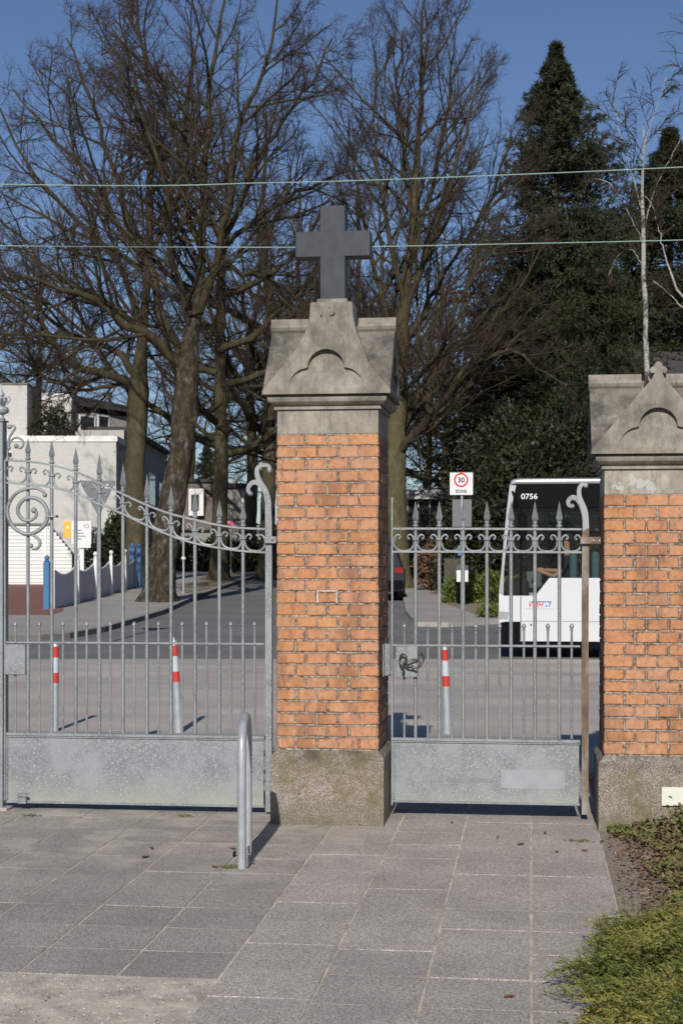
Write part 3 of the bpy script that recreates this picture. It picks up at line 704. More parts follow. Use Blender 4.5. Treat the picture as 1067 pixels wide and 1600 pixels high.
wire_tube([c7(*p) for p in [(58, 480), (70, 435), (105, 415), (140, 430), (148, 460), (128, 482), (105, 468)]], .006, .008, 'post_scroll', gl)
# right gate extras: lock, handle, strike plate
thin = [g(612.6, 1262), g(612.6, 1000), g(612.6, 777)]
MB().cbox(gx(611.2), gx(614.2), GY-.016, GY+.016, g(612, 1258)[1], g(612, 777)[1], .002).o('closing_stile', GALV, gr)
gbox(618, 652, 1010, 1058, GY-.036, GY+.02, 'lock_case', GALV, gr)
hy = GY-.07
def hp(x, y): return (590+x*.3374, 980+y*.3374)
h1 = [hp(*p) for p in [(118, 215), (120, 190), (108, 178), (100, 155), (110, 128), (130, 130), (132, 152), (120, 165), (135, 185), (160, 185), (185, 188), (205, 170), (212, 140), (200, 122), (190, 132)]]
h2 = [hp(*p) for p in [(120, 172), (135, 160), (165, 150), (190, 155), (195, 175), (180, 190), (158, 178)]]
for hh in (h1, h2):
    cp = catmull([(at(*p, hy).x, at(*p, hy).z) for p in hh], 5); MB().tube([(p.x, hy-.012*math.sin(i*.3), p.y) for i, p in enumerate(cp)], .0065, 8).o('door_handle', IRON, gr, True)
p = at(*hp(120, 165), hy); MB().tube([(p.x, hy, p.z), (p.x, GY-.03, p.z)], .009, 8).o('handle_spindle', IRON, gr)
p = at(*hp(118, 210), GY-.037); MB().lathe([(.001, p.z-.018), (.012, p.z-.014), (.014, p.z), (.012, p.z+.014), (.001, p.z+.018)], p.x, GY-.037, 10).o('keyhole_cover', GALV, gr, True)
gbox(697, 770, 1216.5, 1221.5, GY-.0045, GY-.003, 'scrape_mark', simple('dull_grey_smear', (.20, .21, .22), .7), panr, .0003)
gbox(782, 882, 1204, 1232, GY-.0045, GY-.003, 'paint_patch', simple('pale_grey_touch_up', (.285, .30, .312), .6, var=.10), panr, .0006)
# strike plate on pillar side
sx_ = P1X+.315
s = thing('strike_plate', 'galvanised strike plate bolted to the side of the tall pillar', 'lock keeper', (0, 0, 0))
a = at(597.5, 1056, GY-.05); b = at(611, 1006, GY-.05)
MB().cbox(sx_+.001, b.x-.004, GY-.035, GY-.027, a.z, b.z, .002).o('keeper_plate', GALV, s)
MB().cbox(sx_+.001, sx_+.010, GY-.10, GY-.036, a.z-.002, b.z, .002).o('fixing_plate', GALV, s)
MB().cbox(b.x-.018, b.x-.006, GY-.06, GY-.036, a.z+.01, b.z-.01, .002).o('keeper_lip', GALV, s)
# big steel gate post at the left edge
s = thing('steel_gate_post', 'grey square steel gate post with turned finial at the far left edge', 'gate post', (0, 0, 0))
xp = gx(1.0); hwp = .034; zt_ = g(0, 660)[1]
MB().cbox(xp-hwp, xp+hwp, GY-.05, GY+.035, -.05, zt_, .004).o('post', GALV, s)
MB().cbox(xp-hwp-.012, xp+hwp+.01, GY-.06, GY+.045, zt_+.0005, zt_+.012, .003).o('post_cap', GALV, s)
F = [(.02, 0), (.03, .01), (.018, .025), (.016, .035), (.045, .05), (.052, .07), (.045, .085), (.02, .095), (.03, .105), (.04, .125), (.03, .145), (.016, .155), (.024, .165), (.018, .18), (.01, .19), (.006, .215), (.001, .24)]
fo = MB().lathe([(r, zt_+.012+z) for r, z in F], xp+.006, GY, 14).o('finial', PIPE, s, True)
for k in range(5):
    a = k*2*PI/5; pts = [(xp+.006+math.cos(a)*r, GY+math.sin(a)*r, zt_+z) for r, z in ((.03, .12), (.05, .13), (.062, .15), (.055, .168), (.045, .16))]
    MB().tube(pts, [.006, .006, .005, .005, .004], 6).o('leaf_curl', PIPE, fo, True)
MB().cbox(xp+hwp+.001, xp+hwp+.012, GY-.03, GY+.03, g(0, 1250)[1], g(0, 720)[1], .002).o('stop_angle', GALV, s)
MB().cbox(gx(-3), gx(18), GY-.08, GY+.06, -.02, .018, .006).o('stop_block', SLAB, label='small concrete gate stop block at the foot of the steel post', cat='gate stop')

# ================================================================== BIKE HOOP
Dn, Df = 8.13, 8.62
a = cf((378-533.5)/FPX*Dn, Dn, 0); b = cf((387.5-533.5)/FPX*Df, Df, 0); zt = .775
pts = [Vector((a.x, a.y, -.05)), Vector((a.x, a.y, .4)), Vector((a.x, a.y, .62))]
d = b-a; r = d.length/2; m = (a+b)/2
for k in range(1, 12):
    t = PI*k/12; pts.append(m-d.normalized()*math.cos(t)*r+Vector((0, 0, zt-.155+.155*math.sin(t))))
pts += [Vector((b.x, b.y, .62)), Vector((b.x, b.y, .4)), Vector((b.x, b.y, -.05))]
s = thing('barrier_hoop', 'galvanised tube hoop standing on the slabs left of the tall pillar', 'hoop', a)
MB().tube(pts, .0235, 18).o('hoop_tube', PIPE, s, True)
q = a.lerp(b, .12); MB().cbox(a.x+.026, a.x+.034, a.y-.01, a.y+.05, .01, .115, .002).o('lock_bracket', GALV, s)
MB().tube([(a.x-.045, a.y+.0, .075), (a.x+.05, a.y+.0, .075)], .008, 8).o('locking_bolt', IRON, s, True)
MB().tube([(a.x-.045, a.y, .075), (a.x-.032, a.y, .075)], .016, 8).o('bolt_head', BLACK, s, True)

# ================================================================== BOLLARDS
def bollard(px, base, ptop, topy, bands, label, cone):
    D = 2420*CAMH/(base[1]-HOR); A = W(base[0], base[1], D); T = W(ptop, topy, D); A.z = 0
    s = thing('bollard', label, 'bollard', A, 'red banded bollards along the near kerb')
    ax = (T-A); r = .037
    if cone: r0, r1 = .046, .029
    else: r0 = r1 = .033
    fr = lambda t: r0+(r1-r0)*min(1, t*1.1)
    MB().tube([A+ax*t-Vector((0, 0, .03 if t == 0 else 0)) for t in (0, .3, .6, .985, 1)], [fr(0), fr(.3), fr(.6), fr(.985), fr(1)*.7], 16).o('post', PIPE, s, True)
    if cone: MB().tube([A+ax*1.0, A+ax*1.03], [.012, .006], 10).o('top_pin', PIPE, s, True)
    for y0, y1 in bands:
        t0 = (base[1]-y1)/(base[1]-topy); t1 = (base[1]-y0)/(base[1]-topy)
        MB().tube([A+ax*t0, A+ax*t1], [fr(t0)+.0015, fr(t1)+.0015], 16).o('red_band', RED, s, True)
    t0 = (base[1]-bands[1][0])/(base[1]-topy); t1 = (base[1]-bands[0][1])/(base[1]-topy)
    MB().tube([A+ax*t0, A+ax*t1], [fr(t0)+.001, fr(t1)+.001], 16).o('white_band', simple('reflective_white_band', (.45, .50, .52), .5), s, True)
bollard(0, (86.5, 1142), 87, 1003, ((1010, 1027), (1051, 1067)), 'straight red banded bollard, leftmost, seen through the wide gate', False)
bollard(0, (280, 1144), 272, 1000, ((1008, 1025), (1049, 1065)), 'leaning tapered bollard with red bands behind the right half of the wide gate', True)
bollard(0, (699, 1146), 694.5, 1010, ((1015, 1032), (1056, 1072)), 'tapered red banded bollard seen through the narrow gate', True)

# ================================================================== OVERHEAD WIRES
def wire(ys, D, label):
    pts = catmull([tuple(W(x, y, D)) for x, y in ys], 6); MB().tube(pts, .0065, 5).o('overhead_wire', WIRE, smooth=True, label=label, cat='wire', group='overhead wires above the road')
wire([(-700, 262), (-300, 281), (0, 288), (250, 290), (400, 286), (534, 283), (800, 273), (1067, 261), (1500, 238)], 20, 'upper pale green overhead wire passing above the cross')
wire([(-700, 372), (-300, 381), (0, 384), (270, 386), (534, 386), (800, 381), (1067, 375), (1500, 362)], 21, 'lower pale green overhead wire passing behind the arms of the cross')

# ================================================================== BUS
YB = 25.6
def bx(px): return at(px, 900, YB).x
def bz(py, px=850): return at(px, py, YB).z
bus = thing('city_bus', 'white city bus with black window band numbered 0756 on the main road', 'bus', (bx(900), YB+1.25, 0))
XF = bx(781); XE = XF+12.0
ztop = bz(747); zsk = bz(1002)
prof = [(bx(783), zsk), (XF-.01, bz(985)), (XF-.02, bz(960)), (XF-.02, bz(925)), (bx(783), bz(890)), (bx(787), bz(840)), (bx(792), bz(790)), (bx(796), bz(758)), (bx(800), bz(749)), (bx(808), ztop), (XE, ztop), (XE+.1, ztop-.2), (XE+.1, zsk)]
def bp(name, mb, mat, par=None, **k): return mb.o(name, mat, par or bus, **k)
# body shell: lower white, frame black; the side wall is built from panels so the glass is really open
top_w = bz(930); 
wp = [(bx(783), zsk), (XF-.01, bz(985)), (XF-.02, bz(960)), (XF-.02, bz(926)), (bx(787), bz(931)), (bx(836), bz(931)), (bx(858), bz(903)), (XE, bz(903)), (XE, zsk)]
wl = (bx(796), bx(812))
bp('side_panel', MB().prism(wp, YB, YB+.06), BUSW)
bp('side_panel', MB().prism(wp, YB+2.44, YB+2.5), BUSW)
bp('roof', MB().prism([(bx(796), bz(757)), (bx(800), bz(750)), (bx(808), ztop), (XE, ztop), (XE, bz(757))], YB+.06, YB+2.44), SILVER)
rc = (ztop-bz(757))/2; bp('cant_rail', MB().tube([(bx(799), YB+rc*.9, ztop-rc*1.5), (bx(804), YB+rc*.9, ztop-rc*1.1), (bx(812), YB+rc*.9, ztop-rc), (XE, YB+rc*.9, ztop-rc)], [rc*.8, rc*.95, rc*1.02, rc*1.02], 20), SILVER, smooth=True)
bp('fascia_panel', MB().prism([(bx(797), bz(757.5)), (XE, bz(757.5)), (XE, bz(793)), (bx(792.5), bz(793))], YB+.004, YB+.05), BLACK)
bp('fascia_panel', MB().prism([(bx(797), bz(757.5)), (XE, bz(757.5)), (XE, bz(793)), (bx(792.5), bz(793))], YB+2.45, YB+2.49), BLACK)
bp('front_panel', MB().prism([(bx(783), zsk), (XF-.01, bz(985)), (XF-.02, bz(960)), (XF-.02, bz(926)), (bx(785), bz(926)), (bx(786), zsk)], YB+.061, YB+2.439), BUSW)
bp('windscreen', MB().prism([(XF-.02, bz(925)), (bx(783), bz(890)), (bx(787), bz(840)), (bx(792), bz(790)), (bx(796), bz(758)), (bx(797.5), bz(758)), (bx(793.5), bz(790)), (bx(788.5), bz(840)), (bx(784.5), bz(890)), (bx(782.5), bz(925))], YB+.1, YB+2.4), TINT)
bp('corner_pillar', MB().prism([(XF-.02, bz(925)), (bx(783), bz(890)), (bx(787), bz(840)), (bx(792), bz(790)), (bx(796), bz(758)), (bx(806), bz(758)), (bx(799), bz(790)), (bx(792), bz(840)), (bx(787), bz(890)), (bx(786), bz(930))], YB+.0, YB+.08), SILVER)
def win(x0, x1, y0, y1, pts=None):
    P = pts or [(bx(x0), bz(y1)), (bx(x1), bz(y1)), (bx(x1), bz(y0)), (bx(x0), bz(y0))]
    for yy in (YB+.015, YB+2.475): wo_ = bp('window', MB().prism(P, yy, yy+.008), TINT)
win(0, 0, 0, 0, [(bx(788), bz(930)), (bx(812), bz(930)), (bx(812), bz(794)), (bx(794), bz(794))])
win(0, 0, 0, 0, [(bx(815), bz(930)), (bx(835), bz(930)), (bx(857), bz(903)), (bx(878), bz(903)), (bx(878), bz(794)), (bx(815), bz(794))])
x = 881
while bx(x) < XE-1: win(x, x+118, 794, 902); x += 121
mb = MB()
for q in [813.5, 879.5]+list(range(1001, 1900, 121)):
    if bx(q) < XE-.5: mb.box(bx(q-1.4), bx(q+1.4), YB+.008, YB+.05, bz(902 if q > 850 else 930), bz(794))
mb.box(bx(879), XE, YB+.008, YB+.05, bz(833), bz(830)); bp('window_posts', mb, BLACK)
bp('door_seam', MB().box(bx(812.6), bx(813.8), YB-.003, YB+.03, bz(1001), bz(932)), BLACK)
bp('body_line', MB().box(bx(814), XE-.05, YB-.004, YB+.03, bz(971.5), bz(970)), SILVER)
bp('skirt_rail', MB().box(bx(784), XE, YB+.02, YB+.05, bz(1010), bz(1002.5)), BLACK)
bp('floor', MB().box(bx(786), XE, YB+.08, YB+2.4, bz(1002), bz(985)), DARKIN)
bp('interior_wall', MB().box(bx(950), XE-.1, YB+.9, YB+1.0, bz(984), bz(800)), DARKIN)
bp('ceiling', MB().box(bx(800), XE-.1, YB+.06, YB+2.43, bz(760), bz(757.6)), DARKIN)
for px in (890, 925, 975, 1025):
    st_ = bp('passenger_seat', MB().cbox(bx(px), bx(px)+.12, YB+.25, YB+.7, bz(940), bz(862), .03).cbox(bx(px)-.4, bx(px)-.005, YB+.25, YB+.7, bz(940), bz(931), .03), TEAL)
bp('interior_rail', MB().box(bx(835), bx(935), YB+1.2, YB+1.25, bz(812), bz(806)), TEAL)
bp('dashboard', MB().cbox(bx(787), bx(826), YB+.3, YB+2.0, bz(950), bz(906), .04), DARKIN)
bp('driver_screen', MB().cbox(bx(822), bx(846), YB+.5, YB+.56, bz(920), bz(893), .01), simple('grey_green_trim', (.12, .16, .16), .6))
# wheels
def wheel(par, x, y, R, wd, matr):
    t = MB(); n = 28
    prof = [(R*.62, -wd/2), (R*.93, -wd/2), (R, -wd/2+.04), (R, wd/2-.04), (R*.93, wd/2), (R*.62, wd/2)]
    def spin(prof, mb):
        vs = [(x+r*math.cos(2*PI*k/n), y+o_, R+r*math.sin(2*PI*k/n)) for r, o_ in prof for k in range(n)]
        m_ = len(prof); mb.add(vs, [(i*n+k, i*n+(k+1) % n, (i+1)*n+(k+1) % n, (i+1)*n+k) for i in range(m_-1) for k in range(n)]+[tuple(range(n)), tuple((m_-1)*n+k for k in range(n))])
    spin(prof, t); w0 = t.o('wheel', RUBBER, par, True)
    rm = MB(); spin([(R*.60, -wd/2-.005), (R*.55, -wd/2-.012), (R*.45, -wd/2+.03), (R*.2, -wd/2+.01), (R*.18, -wd/2-.03), (.01, -wd/2-.03)], rm); rm.o('rim', matr, w0, True)
for px_x in (XF+2.75, XF+8.9):
    for yy in (YB+.16, YB+2.34): wheel(bus, px_x, yy, .48, .28, SILVER)
    bp('wheel_arch', MB().prism([(px_x-.62, zsk-.01)]+[(px_x+.62*math.cos(PI-PI*k/12), zsk+.55*math.sin(PI*k/12)) for k in range(13)], YB-.005, YB+.3), BLACK)
bp('underbody', MB().box(XF+.25, XE-.2, YB+.35, YB+2.15, .18, zsk-.01), BLACK)
bp('front_skirt', MB().prism([(bx(781.5), bz(1008)), (bx(781.5), bz(973)), (bx(790), bz(971.5)), (bx(812.3), bz(971.5)), (bx(812.3), bz(1008))], YB-.008, YB+.06), BLACK)
for nm, px in (('front_bumper', 0),):
    bp(nm, MB().prism([(bx(779), bz(1006)), (bx(779), bz(988)), (bx(792), bz(985)), (bx(792), bz(1006))], YB+.02, YB+2.48), BLACK)
bp('headlamp', MB().prism([(XF-.03, bz(968)), (XF-.03, bz(955)), (bx(795), bz(957)), (bx(793), bz(968))], YB-.003, YB+.02), HEADL)
bp('mirror', MB().cbox(bx(809), bx(823), YB-.35, YB-.2, bz(845), bz(802), .05), BLACK)
bp('mirror_arm', MB().tube([(bx(799), YB+.05, bz(765)), (bx(806), YB-.15, bz(780)), (bx(815), YB-.28, bz(803))], .02, 8), BLACK)
bp('far_mirror_arm', MB().tube([(bx(797), YB+2.2, bz(775)), (bx(782), YB+2.3, bz(782)), (bx(768), YB+2.3, bz(786))], [.04, .05, .03], 8), BLACK)
bp('antenna', MB().tube([(bx(826), YB+.5, ztop-.01), (bx(830), YB+.5, ztop+.55)], .006, 5), BLACK)
bp('indicator_lamp', MB().cbox(bx(828), bx(830.5), YB-.008, YB+.0, bz(978), bz(975), .001), SIGNB)
def flat_text(body, px, py, hpx, mat, par, Y, bold=0, name='lettering', shear=0, sx=1):
    size = hpx/2420*Y*1.38; me = text_mesh(body, size, mat, .002, bold); me.transform(Matrix.Diagonal((sx, 1, 1, 1)))
    if shear: me.transform(Matrix(((1, shear, 0, 0), (0, 1, 0, 0), (0, 0, 1, 0), (0, 0, 0, 1))))
    p = at(px, py, Y); me.transform(Matrix.Translation(p) @ Matrix.Rotation(PI/2, 4, 'X')); return link(name, me, par)
flat_text('0756', 826.5, 776, 8.5, SIGNW, bus, YB-.001, .0015, 'fleet_number', sx=1.1)
flat_text('VHH', 836.5, 945, 8.2, REDS, bus, YB-.003, .001, 'logo_letters', .25)
bp('logo_bar', MB().prism([(bx(828), bz(939.5)), (bx(861), bz(939.5)), (bx(858), bz(948)), (bx(856.5), bz(948)), (bx(858.5), bz(941)), (bx(828), bz(941))], YB-.005, YB-.001), BLUEL)
bp('logo_dot', MB().sphere((bx(853), YB-.001, bz(946.5)), .016, 10, 6, (1, .2, 1)), BLUEL)
bp('logo_line', MB().box(bx(821), bx(865), YB-.004, YB-.001, bz(951.6), bz(951)), SILVER)
# driver
def skinbody(name, nodes, edges, mat, parent, root_i=0, sub=2, **k):
    me = bpy.data.meshes.new(name); me.from_pydata([n_[0] for n_ in nodes], edges, []); o = bpy.data.objects.new(name, me); COL.objects.link(o)
    o.modifiers.new('s', 'SKIN'); 
    for i, n_ in enumerate(nodes): me.skin_vertices[0].data[i].radius = n_[1] if isinstance(n_[1], tuple) else (n_[1], n_[1])
    me.skin_vertices[0].data[root_i].use_root = True
    ss = o.modifiers.new('u', 'SUBSURF'); ss.levels = sub; ss.render_levels = sub
    dg = bpy.context.evaluated_depsgraph_get(); m2 = bpy.data.meshes.new_from_object(o.evaluated_get(dg)); bpy.data.objects.remove(o)
    m2.materials.clear(); m2.materials.append(mat)
    for p_ in m2.polygons: p_.use_smooth = True
    return link(name, m2, parent, **k)
drx, dry = bx(893), YB+.62; zs = bz(920)
dr = thing('person', 'bus driver in dark uniform with bare forearm on the steering wheel', 'person', (0, 0, 0))
V_ = lambda x, y, z: (drx+x, dry+y, zs+z)
nodes = [(V_(0, 0, .05), (.17, .14)), (V_(-.02, 0, .3), (.15, .12)), (V_(-.05, 0, .5), (.17, .11)), (V_(-.06, 0, .60), (.06, .06)), (V_(-.07, 0, .66), (.055, .055)), (V_(-.09, 0, .78), (.095, .085)), (V_(-.09, 0, .86), (.07, .07)),
         (V_(-.06, -.2, .50), .065), (V_(-.16, -.25, .28), .05), (V_(-.28, -.22, .2), .042), (V_(-.48, -.12, .27), .032), (V_(-.55, -.1, .31), .035), (V_(-.62, -.08, .33), .02),
         (V_(-.06, .2, .50), .065), (V_(-.18, .25, .28), .05), (V_(-.45, .12, .3), .034), (V_(-.55, .1, .33), .03),
         (V_(-.3, -.12, 0), .09), (V_(-.5, -.12, -.02), .075), (V_(-.6, -.12, -.4), .05), (V_(-.3, .12, 0), .09), (V_(-.5, .12, -.02), .075), (V_(-.6, .12, -.4), .05)]
edges = [(0, 1), (1, 2), (2, 3), (3, 4), (4, 5), (5, 6), (2, 7), (7, 8), (8, 9), (9, 10), (10, 11), (11, 12), (2, 13), (13, 14), (14, 15), (15, 16), (0, 17), (17, 18), (18, 19), (0, 20), (20, 21), (21, 22)]
skinbody('body', nodes, edges, SKIN, dr)
cl = [(n_[0], tuple(np.array(n_[1] if isinstance(n_[1], tuple) else (n_[1], n_[1]))+.012)) for n_ in nodes]
idx = [0, 1, 2, 7, 8, 13, 14, 17, 18, 19, 20, 21, 22]; mp = {v: i for i, v in enumerate(idx)}
skinbody('uniform', [cl[i] for i in idx], [(mp[a_], mp[b_]) for a_, b_ in edges if a_ in mp and b_ in mp], NAVY, dr)
MB().sphere(V_(-.07, 0, .84), .11, 12, 8, (1, .9, .8)).o('hair', HAIR, dr, True)
cw = Vector(V_(-.6, 0, .26)); 
MB().tube([cw+Vector((.1*math.cos(a_)*.5, .22*math.sin(a_), .2*math.cos(a_))) for a_ in [2*PI*k/20 for k in range(21)]], .016, 8).o('steering_wheel', BLACK, bus, True)
bp('driver_seat', MB().cbox(drx+.19, drx+.3, dry-.24, dry+.24, zs-.1, zs+.75, .03).cbox(drx-.35, drx+.18, dry-.24, dry+.24, zs-.2, zs-.09, .03), TEAL)

# ================================================================== TREES
def unit(v): return v/np.maximum(np.linalg.norm(v, axis=-1, keepdims=True), 1e-9)
def tubes(P, R, sides):
    N, S, _ = P.shape
    T = np.empty_like(P); T[:, 1:-1] = P[:, 2:]-P[:, :-2]; T[:, 0] = P[:, 1]-P[:, 0]; T[:, -1] = P[:, -1]-P[:, -2]; T = unit(T)
    ax = np.abs(T).max(axis=1).argmin(axis=1); ref = np.broadcast_to(np.eye(3)[ax][:, None], P.shape)
    U = unit(np.cross(T, ref)); B = np.cross(T, U); a = np.arange(sides)*2*PI/sides
    V = P[:, :, None]+(U[:, :, None]*np.cos(a)[None, None, :, None]+B[:, :, None]*np.sin(a)[None, None, :, None])*R[:, :, None, None]
    i = np.arange(N)[:, None, None]*S*sides+np.arange(S-1)[None, :, None]*sides; k = np.arange(sides)[None, None]
    F = np.stack([i+k, i+(k+1) % sides, i+sides+(k+1) % sides, i+sides+k], -1).reshape(-1, 4)
    return V.reshape(-1, 3), F
def resample(P, R, S):
    d = np.r_[0, np.cumsum(np.linalg.norm(np.diff(P, axis=0), axis=1))]; t = np.linspace(0, d[-1], S)
    return np.stack([np.interp(t, d, P[:, c]) for c in range(3)], 1), np.interp(t, d, R)
def spawn(rng, P, R, k, t0, ang, lenf, S, trop, wob, rf=.6, tip=.35, minlen=.2, minr=.004, flat=False):
    N, S0, _ = P.shape; L = np.linalg.norm(np.diff(P, axis=1), axis=2).sum(1)
    t = t0+(1-t0)*(np.arange(k)[None]+rng.random((N, k)))/k; t = np.minimum(t, .985)
    f = t*(S0-1); i = np.minimum(f.astype(int), S0-2); u = (f-i)[..., None]; n = np.arange(N)[:, None]
    A, B = P[n, i], P[n, i+1]; pos = A+(B-A)*u; T = unit(B-A); rad = R[n, i]*(1-u[..., 0])+R[n, i+1]*u[..., 0]
    rv = rng.normal(size=pos.shape)*(np.array([1, 1, .12]) if flat else 1); perp = unit(rv-T*(rv*T).sum(-1, keepdims=True))
    a = np.radians(ang)*(rng.normal(1, .22, size=t.shape))[..., None]; d = unit(T*np.cos(a)+perp*np.sin(a))
    ln = np.maximum(L[:, None]*lenf*(1.1-.75*t)*rng.uniform(.6, 1.25, t.shape), minlen)
    pos = pos.reshape(-1, 3); d = d.reshape(-1, 3); ln = ln.reshape(-1); r0 = np.maximum(np.minimum(rad.reshape(-1)*rf, ln*.0145+.002), minr)
    M_ = len(pos); Q = np.empty((M_, S, 3)); Q[:, 0] = pos; st = (ln/(S-1))[:, None]
    for s_ in range(1, S):
        Q[:, s_] = Q[:, s_-1]+d*st; d = unit(d+rng.normal(0, wob, (M_, 3))+np.array([0, 0, trop]))
    Rr = r0[:, None]*np.linspace(1, tip, S)[None]
    return Q, Rr
def tree(name, label, trunk, limbs, mats, seed, lv, loc=None, group='bare street trees', minr=.0040, wob=.05, crownmats=None):
    # trunk, limbs: lists of (Vector, radius)
    rng = np.random.default_rng(seed)
    base = Vector(trunk[0][0]); root = thing(name, label, 'tree', base, group); b0 = np.array(base)
    def poly(pl, S, wob=0):
        P = np.array([tuple(p) for p, r in pl])-b0; R = np.array([r for p, r in pl]); 
        c = catmull([tuple(p) for p in P], 5); cr = np.interp(np.linspace(0, len(R)-1, len(c)), np.arange(len(R)), R)
        P, R = resample(np.array([tuple(q) for q in c]), cr, S)
        if wob: w_ = rng.normal(0, wob, P.shape); w_[0] = 0; P = P+w_
        return P, R
    P, R = poly(trunk, 26, .02)
    ring = 20; V, F = tubes(P[None], R[None], ring)
    # gnarly surface and root flare
    Vn = V.reshape(-1, ring, 3); ph = rng.random(5)*6
    for j in range(len(P)):
        hz = P[j, 2]; fl = 1+.45*math.exp(-max(hz, 0)/.35); a = np.arange(ring)*2*PI/ring
        lob = 1+.10*np.sin(3*a+ph[0]+hz*.3)*math.exp(-hz/1.5)+.04*np.sin(5*a+ph[1]+hz)+rng.normal(0, .035 if mats[0] is BARKR else .015, ring)+(.05*np.sin(2*a+hz*2.1+ph[2])+.04*np.sin(4*a-hz*3.3) if mats[0] is BARKR else 0)
        Vn[j] = P[j]+(Vn[j]-P[j])*(fl*lob)[:, None]
    link('trunk', npmesh('trunk', Vn.reshape(-1, 3), F, mats[0], smooth=True), root, loc=(0, 0, 0))
    LP, LR = [], []
    for lm in limbs:
        p, r = poly(lm, 16, wob); LP.append(p); LR.append(r)
        V, F = tubes(p[None], r[None], 9); link('limb', npmesh('limb', V, F, mats[1], smooth=True), root, loc=(0, 0, 0))
    P0 = np.array(LP); R0 = np.array(LR); vs = []; fs = []; off = 0; mi = []
    cur = (P0, R0); sides = [6, 5, 3, 3, 3]
    for n_, (k, t0, ang, lenf, S, trop, wob) in enumerate(lv):
        Q, Rr = spawn(rng, cur[0], cur[1], k, t0, ang, lenf, S, trop, wob, minr=minr if n_ > 1 else .012, tip=.4 if n_ < 3 else .6)
        V, F = tubes(Q, Rr, sides[n_]); vs.append(V); fs.append(F+off); off += len(V); mi.append(np.full(len(F), 0 if n_ < 2 else 1)); cur = (Q, Rr)
    crown = link('crown', npmesh('crown', np.concatenate(vs), np.concatenate(fs), crownmats or [mats[1], mats[2]], mi=np.concatenate(mi)), root, loc=(0, 0, 0), kind='stuff')
    return root
def PX(D, pts, ws=.82):    # limb from measurements: (px, py, width, depth offset)
    return [(W(x, y, D+o_), w_/2/FPX*D*(ws if w_ < 23 else 1)) for x, y, w_, o_ in pts]
LV = [(13, .05, 44, .50, 8, .06, .11), (9, .06, 44, .52, 6, .04, .14), (6, .06, 42, .55, 3, .04, .18), (4, .1, 40, .62, 2, .03, .18)]
LVs = [(11, .08, 44, .50, 8, .06, .12), (7, .1, 44, .50, 6, .04, .15), (5, .1, 44, .52, 3, .04, .2), (4, .1, 44, .7, 2, .03, .2)]
D1 = 57
g1 = cf((214-533.5)/FPX*D1, D1, gz(D1))
t1 = tree('beech_tree', 'smooth mossy trunked bare tree behind the blue posts, its low limbs reaching left', [(g1, 17/FPX*D1*.95)]+PX(D1, [(212, 800, 32, 0), (213, 700, 30, 0), (216, 620, 34, 0), (221, 540, 20, 0), (230, 440, 13, 0), (233, 370, 8, 0)]),
  [PX(D1, [(214, 612, 20, 0), (185, 594, 17, -.3), (130, 576, 14, -1), (92, 545, 12, -1.5), (70, 510, 10, -2), (35, 480, 8, -2.4), (-30, 440, 5, -3), (-90, 420, 3, -3)]),
   PX(D1, [(214, 590, 16, 0), (190, 552, 13, .5), (150, 540, 11, 1), (100, 515, 9, 2), (50, 470, 7, 2.5), (0, 440, 5, 3), (-60, 380, 3, 3)]),
   PX(D1, [(228, 460, 16, 0), (234, 340, 15, 0), (238, 200, 12, 0), (228, 120, 8, 0), (218, 30, 5, 0), (210, -70, 2, 0)]),
   PX(D1, [(222, 530, 12, 0), (190, 420, 11, .6), (140, 360, 9, 1), (80, 300, 7, 1.5), (20, 210, 5, 2), (-10, 130, 2, 2)]),
   PX(D1, [(232, 420, 12, 0), (200, 330, 10, -1), (170, 240, 8, -1.6), (140, 150, 6, -2), (100, 60, 3, -2)]),
   PX(D1, [(235, 400, 12, 0), (270, 300, 9, 1), (290, 200, 7, 2), (300, 100, 5, 2), (300, 0, 3, 2)]),
   PX(D1, [(205, 600, 9, 0), (150, 610, 7, -.5), (90, 600, 6, -1), (40, 560, 5, -1), (-20, 540, 3, -1)]),
   PX(D1, [(222, 520, 10, 0), (160, 470, 9, -1.5), (90, 430, 7, -2.5), (20, 360, 5, -3), (-40, 300, 3, -3)])], (BARK, LIMB, TWIG), 11, LV)
D2 = 43.7
